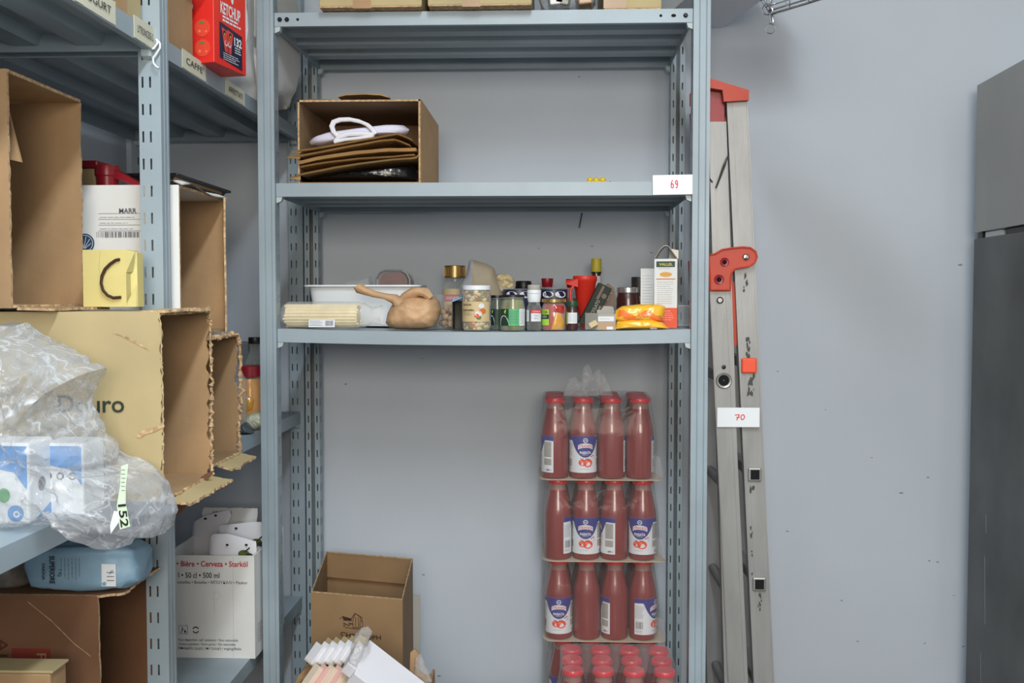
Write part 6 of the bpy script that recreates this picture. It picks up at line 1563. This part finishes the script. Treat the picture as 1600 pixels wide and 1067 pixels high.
# front carton on the floor level stack
Yv = 2.02
fx0, fx1 = W(462,1067,Yv).x, W(668,1060,Yv).x; zr_ = W(560,1062,Yv-.12).z
lower = closed_carton(462, 668, Yv-.13, .26, zr_-.26, 0.0005, 'brown carton on the floor under the box of wafer packs', False, 'card_dark'); lower.location.x = (fx0+fx1)/2
t = thing('open_carton', 'open brown carton of wrapped white packs in front of the wine carton, at the bottom', 'box', ((fx0+fx1)/2, Yv, zr_-.2585)); wv = (fx1-fx0); hv = .2585
b = MB(); k = .005
b.b2(-wv/2,-wv/2+k,-.13,.13,0,hv-.06,'card'); b.b2(wv/2-k,wv/2,-.13,.13,0,hv-.07,'card'); b.b2(-wv/2+k,wv/2-k,-.13,-.125,0,hv-.07,'card'); b.b2(-wv/2+k,wv/2-k,.125,.13,0,hv-.08,'card'); b.b2(-wv/2+k,wv/2-k,-.125,.125,0,k,'card'); b.build('body', t)
def lv(x, y, Y): return W(x, y, Y)-Vector(t.location)
tl = t
b = MB(); P = [lv(x,y,2.06) for x,y in ((460,1070),(466,1056),(475,1046),(489,1037),(503,1031))]
for i in range(4):
    a, c = P[i], P[i+1]; b.hexa([a+Vector((.004,.0,-.05)),c+Vector((.004,0,-.05)),c+Vector((.004,.05,-.05)),a+Vector((.004,.05,-.05)),a,c,c+Vector((0,.05,0)),a+Vector((0,.05,0))],'card')
b.build('curled_flap', tl)
b = MB(); q = [lv(x,y,2.06) for x,y in ((640,1072),(641,1020),(648,1014),(655,1024),(652,1046),(664,1055),(668,1072))]
b.prism([(p.x,p.z) for p in q], lambda u,v:(u,q[0].y,v), lambda u,v:(u,q[0].y+.006,v), 'card'); b.build('torn_flap', tl)
film('pack_film', .10, (236,232,228), .12, .9, 40, .6)
b = MB(); ol = [(lv(x,y,2.05).x, lv(x,y,2.05).z) for x,y in ((648,1030),(657,1020),(664,1035),(676,1066),(655,1072),(646,1060))]; b.pillow(plane((0,.03,0),(1,0,0),(0,0,1)),ol,.012,.012,'pack_film',6,40,.006,60,3); b.build('loose_film', tl, True)
# wrapped white packs standing on edge, leaning rows
mat('pack_print',(206,110,112),.5); mat('pack_pink',(222,178,172),.5); mat('pack_cream',(222,206,186),.5); mat('wafer',(214,190,160),.6)
def slat(px, py, Y, lab, grp, w, l, h, m1, m2):
    p = W(px, py, Y); tt = thing('wafer_pack', lab, 'pack', p, 0, grp); b = MB()
    b.M = Matrix.Rotation(R(-6),4,'Z') @ Matrix.Rotation(R(33),4,'Y') @ Matrix.Rotation(R(-24),4,'X') @ Matrix.Rotation(R(40),4,'Z')
    b.box((0,0,-h/2),(w,l,h),m1,0,.001); b.build('carton', tt)
    q = MB(); q.M = b.M; q.box((0,0,-h-.0011),(w*.98,l*.98,.0022),m2,0,.0005); q.build('printed_end', tt)
N5 = ('first','second','third','fourth','fifth')
for i in range(5): slat(520+12.5*i, 1001-1.2*i, 2.10, 'cream wrapped pack peeking above the white row, %s from the left' % N5[i], 'cream wafer packs behind the white row', .016, .022, .05, 'card_pale', 'wafer')
for i in range(5): slat(504+12.5*i, 1009-.8*i, 2.04, 'white wrapped pack in the front leaning row, %s from the left' % N5[i], 'white wafer packs in the front carton', .0175, .030, .040, 'paper_white', 'wafer')
for i in range(5): slat(500+11.5*i, 1041+.8*i, 1.985, 'small pinkish pack in the lowest row under the white packs, %s from the left' % N5[i], 'pinkish packs in the front carton', .014, .022, .055, 'pack_pink' if i % 2 else 'pack_cream', 'pack_print')
# clear film over the packs
b = MB(); ol = [W(x,y,1.95) for x,y in ((540,1040),(548,1008),(553,995),(562,986),(570,985),(578,992),(576,1006),(566,1020),(556,1050))]; o_ = W(556,1020,1.95)
b.pillow(front(), [(p.x-o_.x,p.z-o_.z) for p in ol], .022, .03, 'pack_film', 12, 90, .010, 45, 4, jit=.006); tag(b.build('clear_wrap', None, True),'crinkled clear wrap bunched between the white packs and the plain white carton','packaging',None,(o_.x,1.97,o_.z))
# big plain white carton lying tilted
P = [W(578,1000,2.03), W(664,1067,2.03), None, W(553,1053,1.93)]; P[2] = P[1]+P[3]-P[0]
o_ = sum(P, Vector())/4; n_ = (P[1]-P[0]).cross(P[3]-P[0]).normalized()
if n_.y > 0: n_ = -n_
tt = thing('white_carton', 'plain white flat carton lying tilted on the wrapped packs, bottom of the picture', 'box', o_)
F4 = [p-o_ for p in P]; B4 = [p-n_*.03 for p in F4]
b = MB(); b.hexa(B4+F4, 'paper_white'); b.build('carton', tt)
b = MB(); q0_, q1_ = F4[0].lerp(F4[3],.18), F4[0].lerp(F4[3],.85); dd = (F4[0]-F4[1]).normalized()*.020
b.hexa([q0_-n_*.028,q1_-n_*.028,q1_-n_*.028+dd,q0_-n_*.028+dd,q0_-n_*.003,q1_-n_*.003,q1_-n_*.003+dd,q0_-n_*.003+dd],'paper_white'); b.build('end_flap', tt)
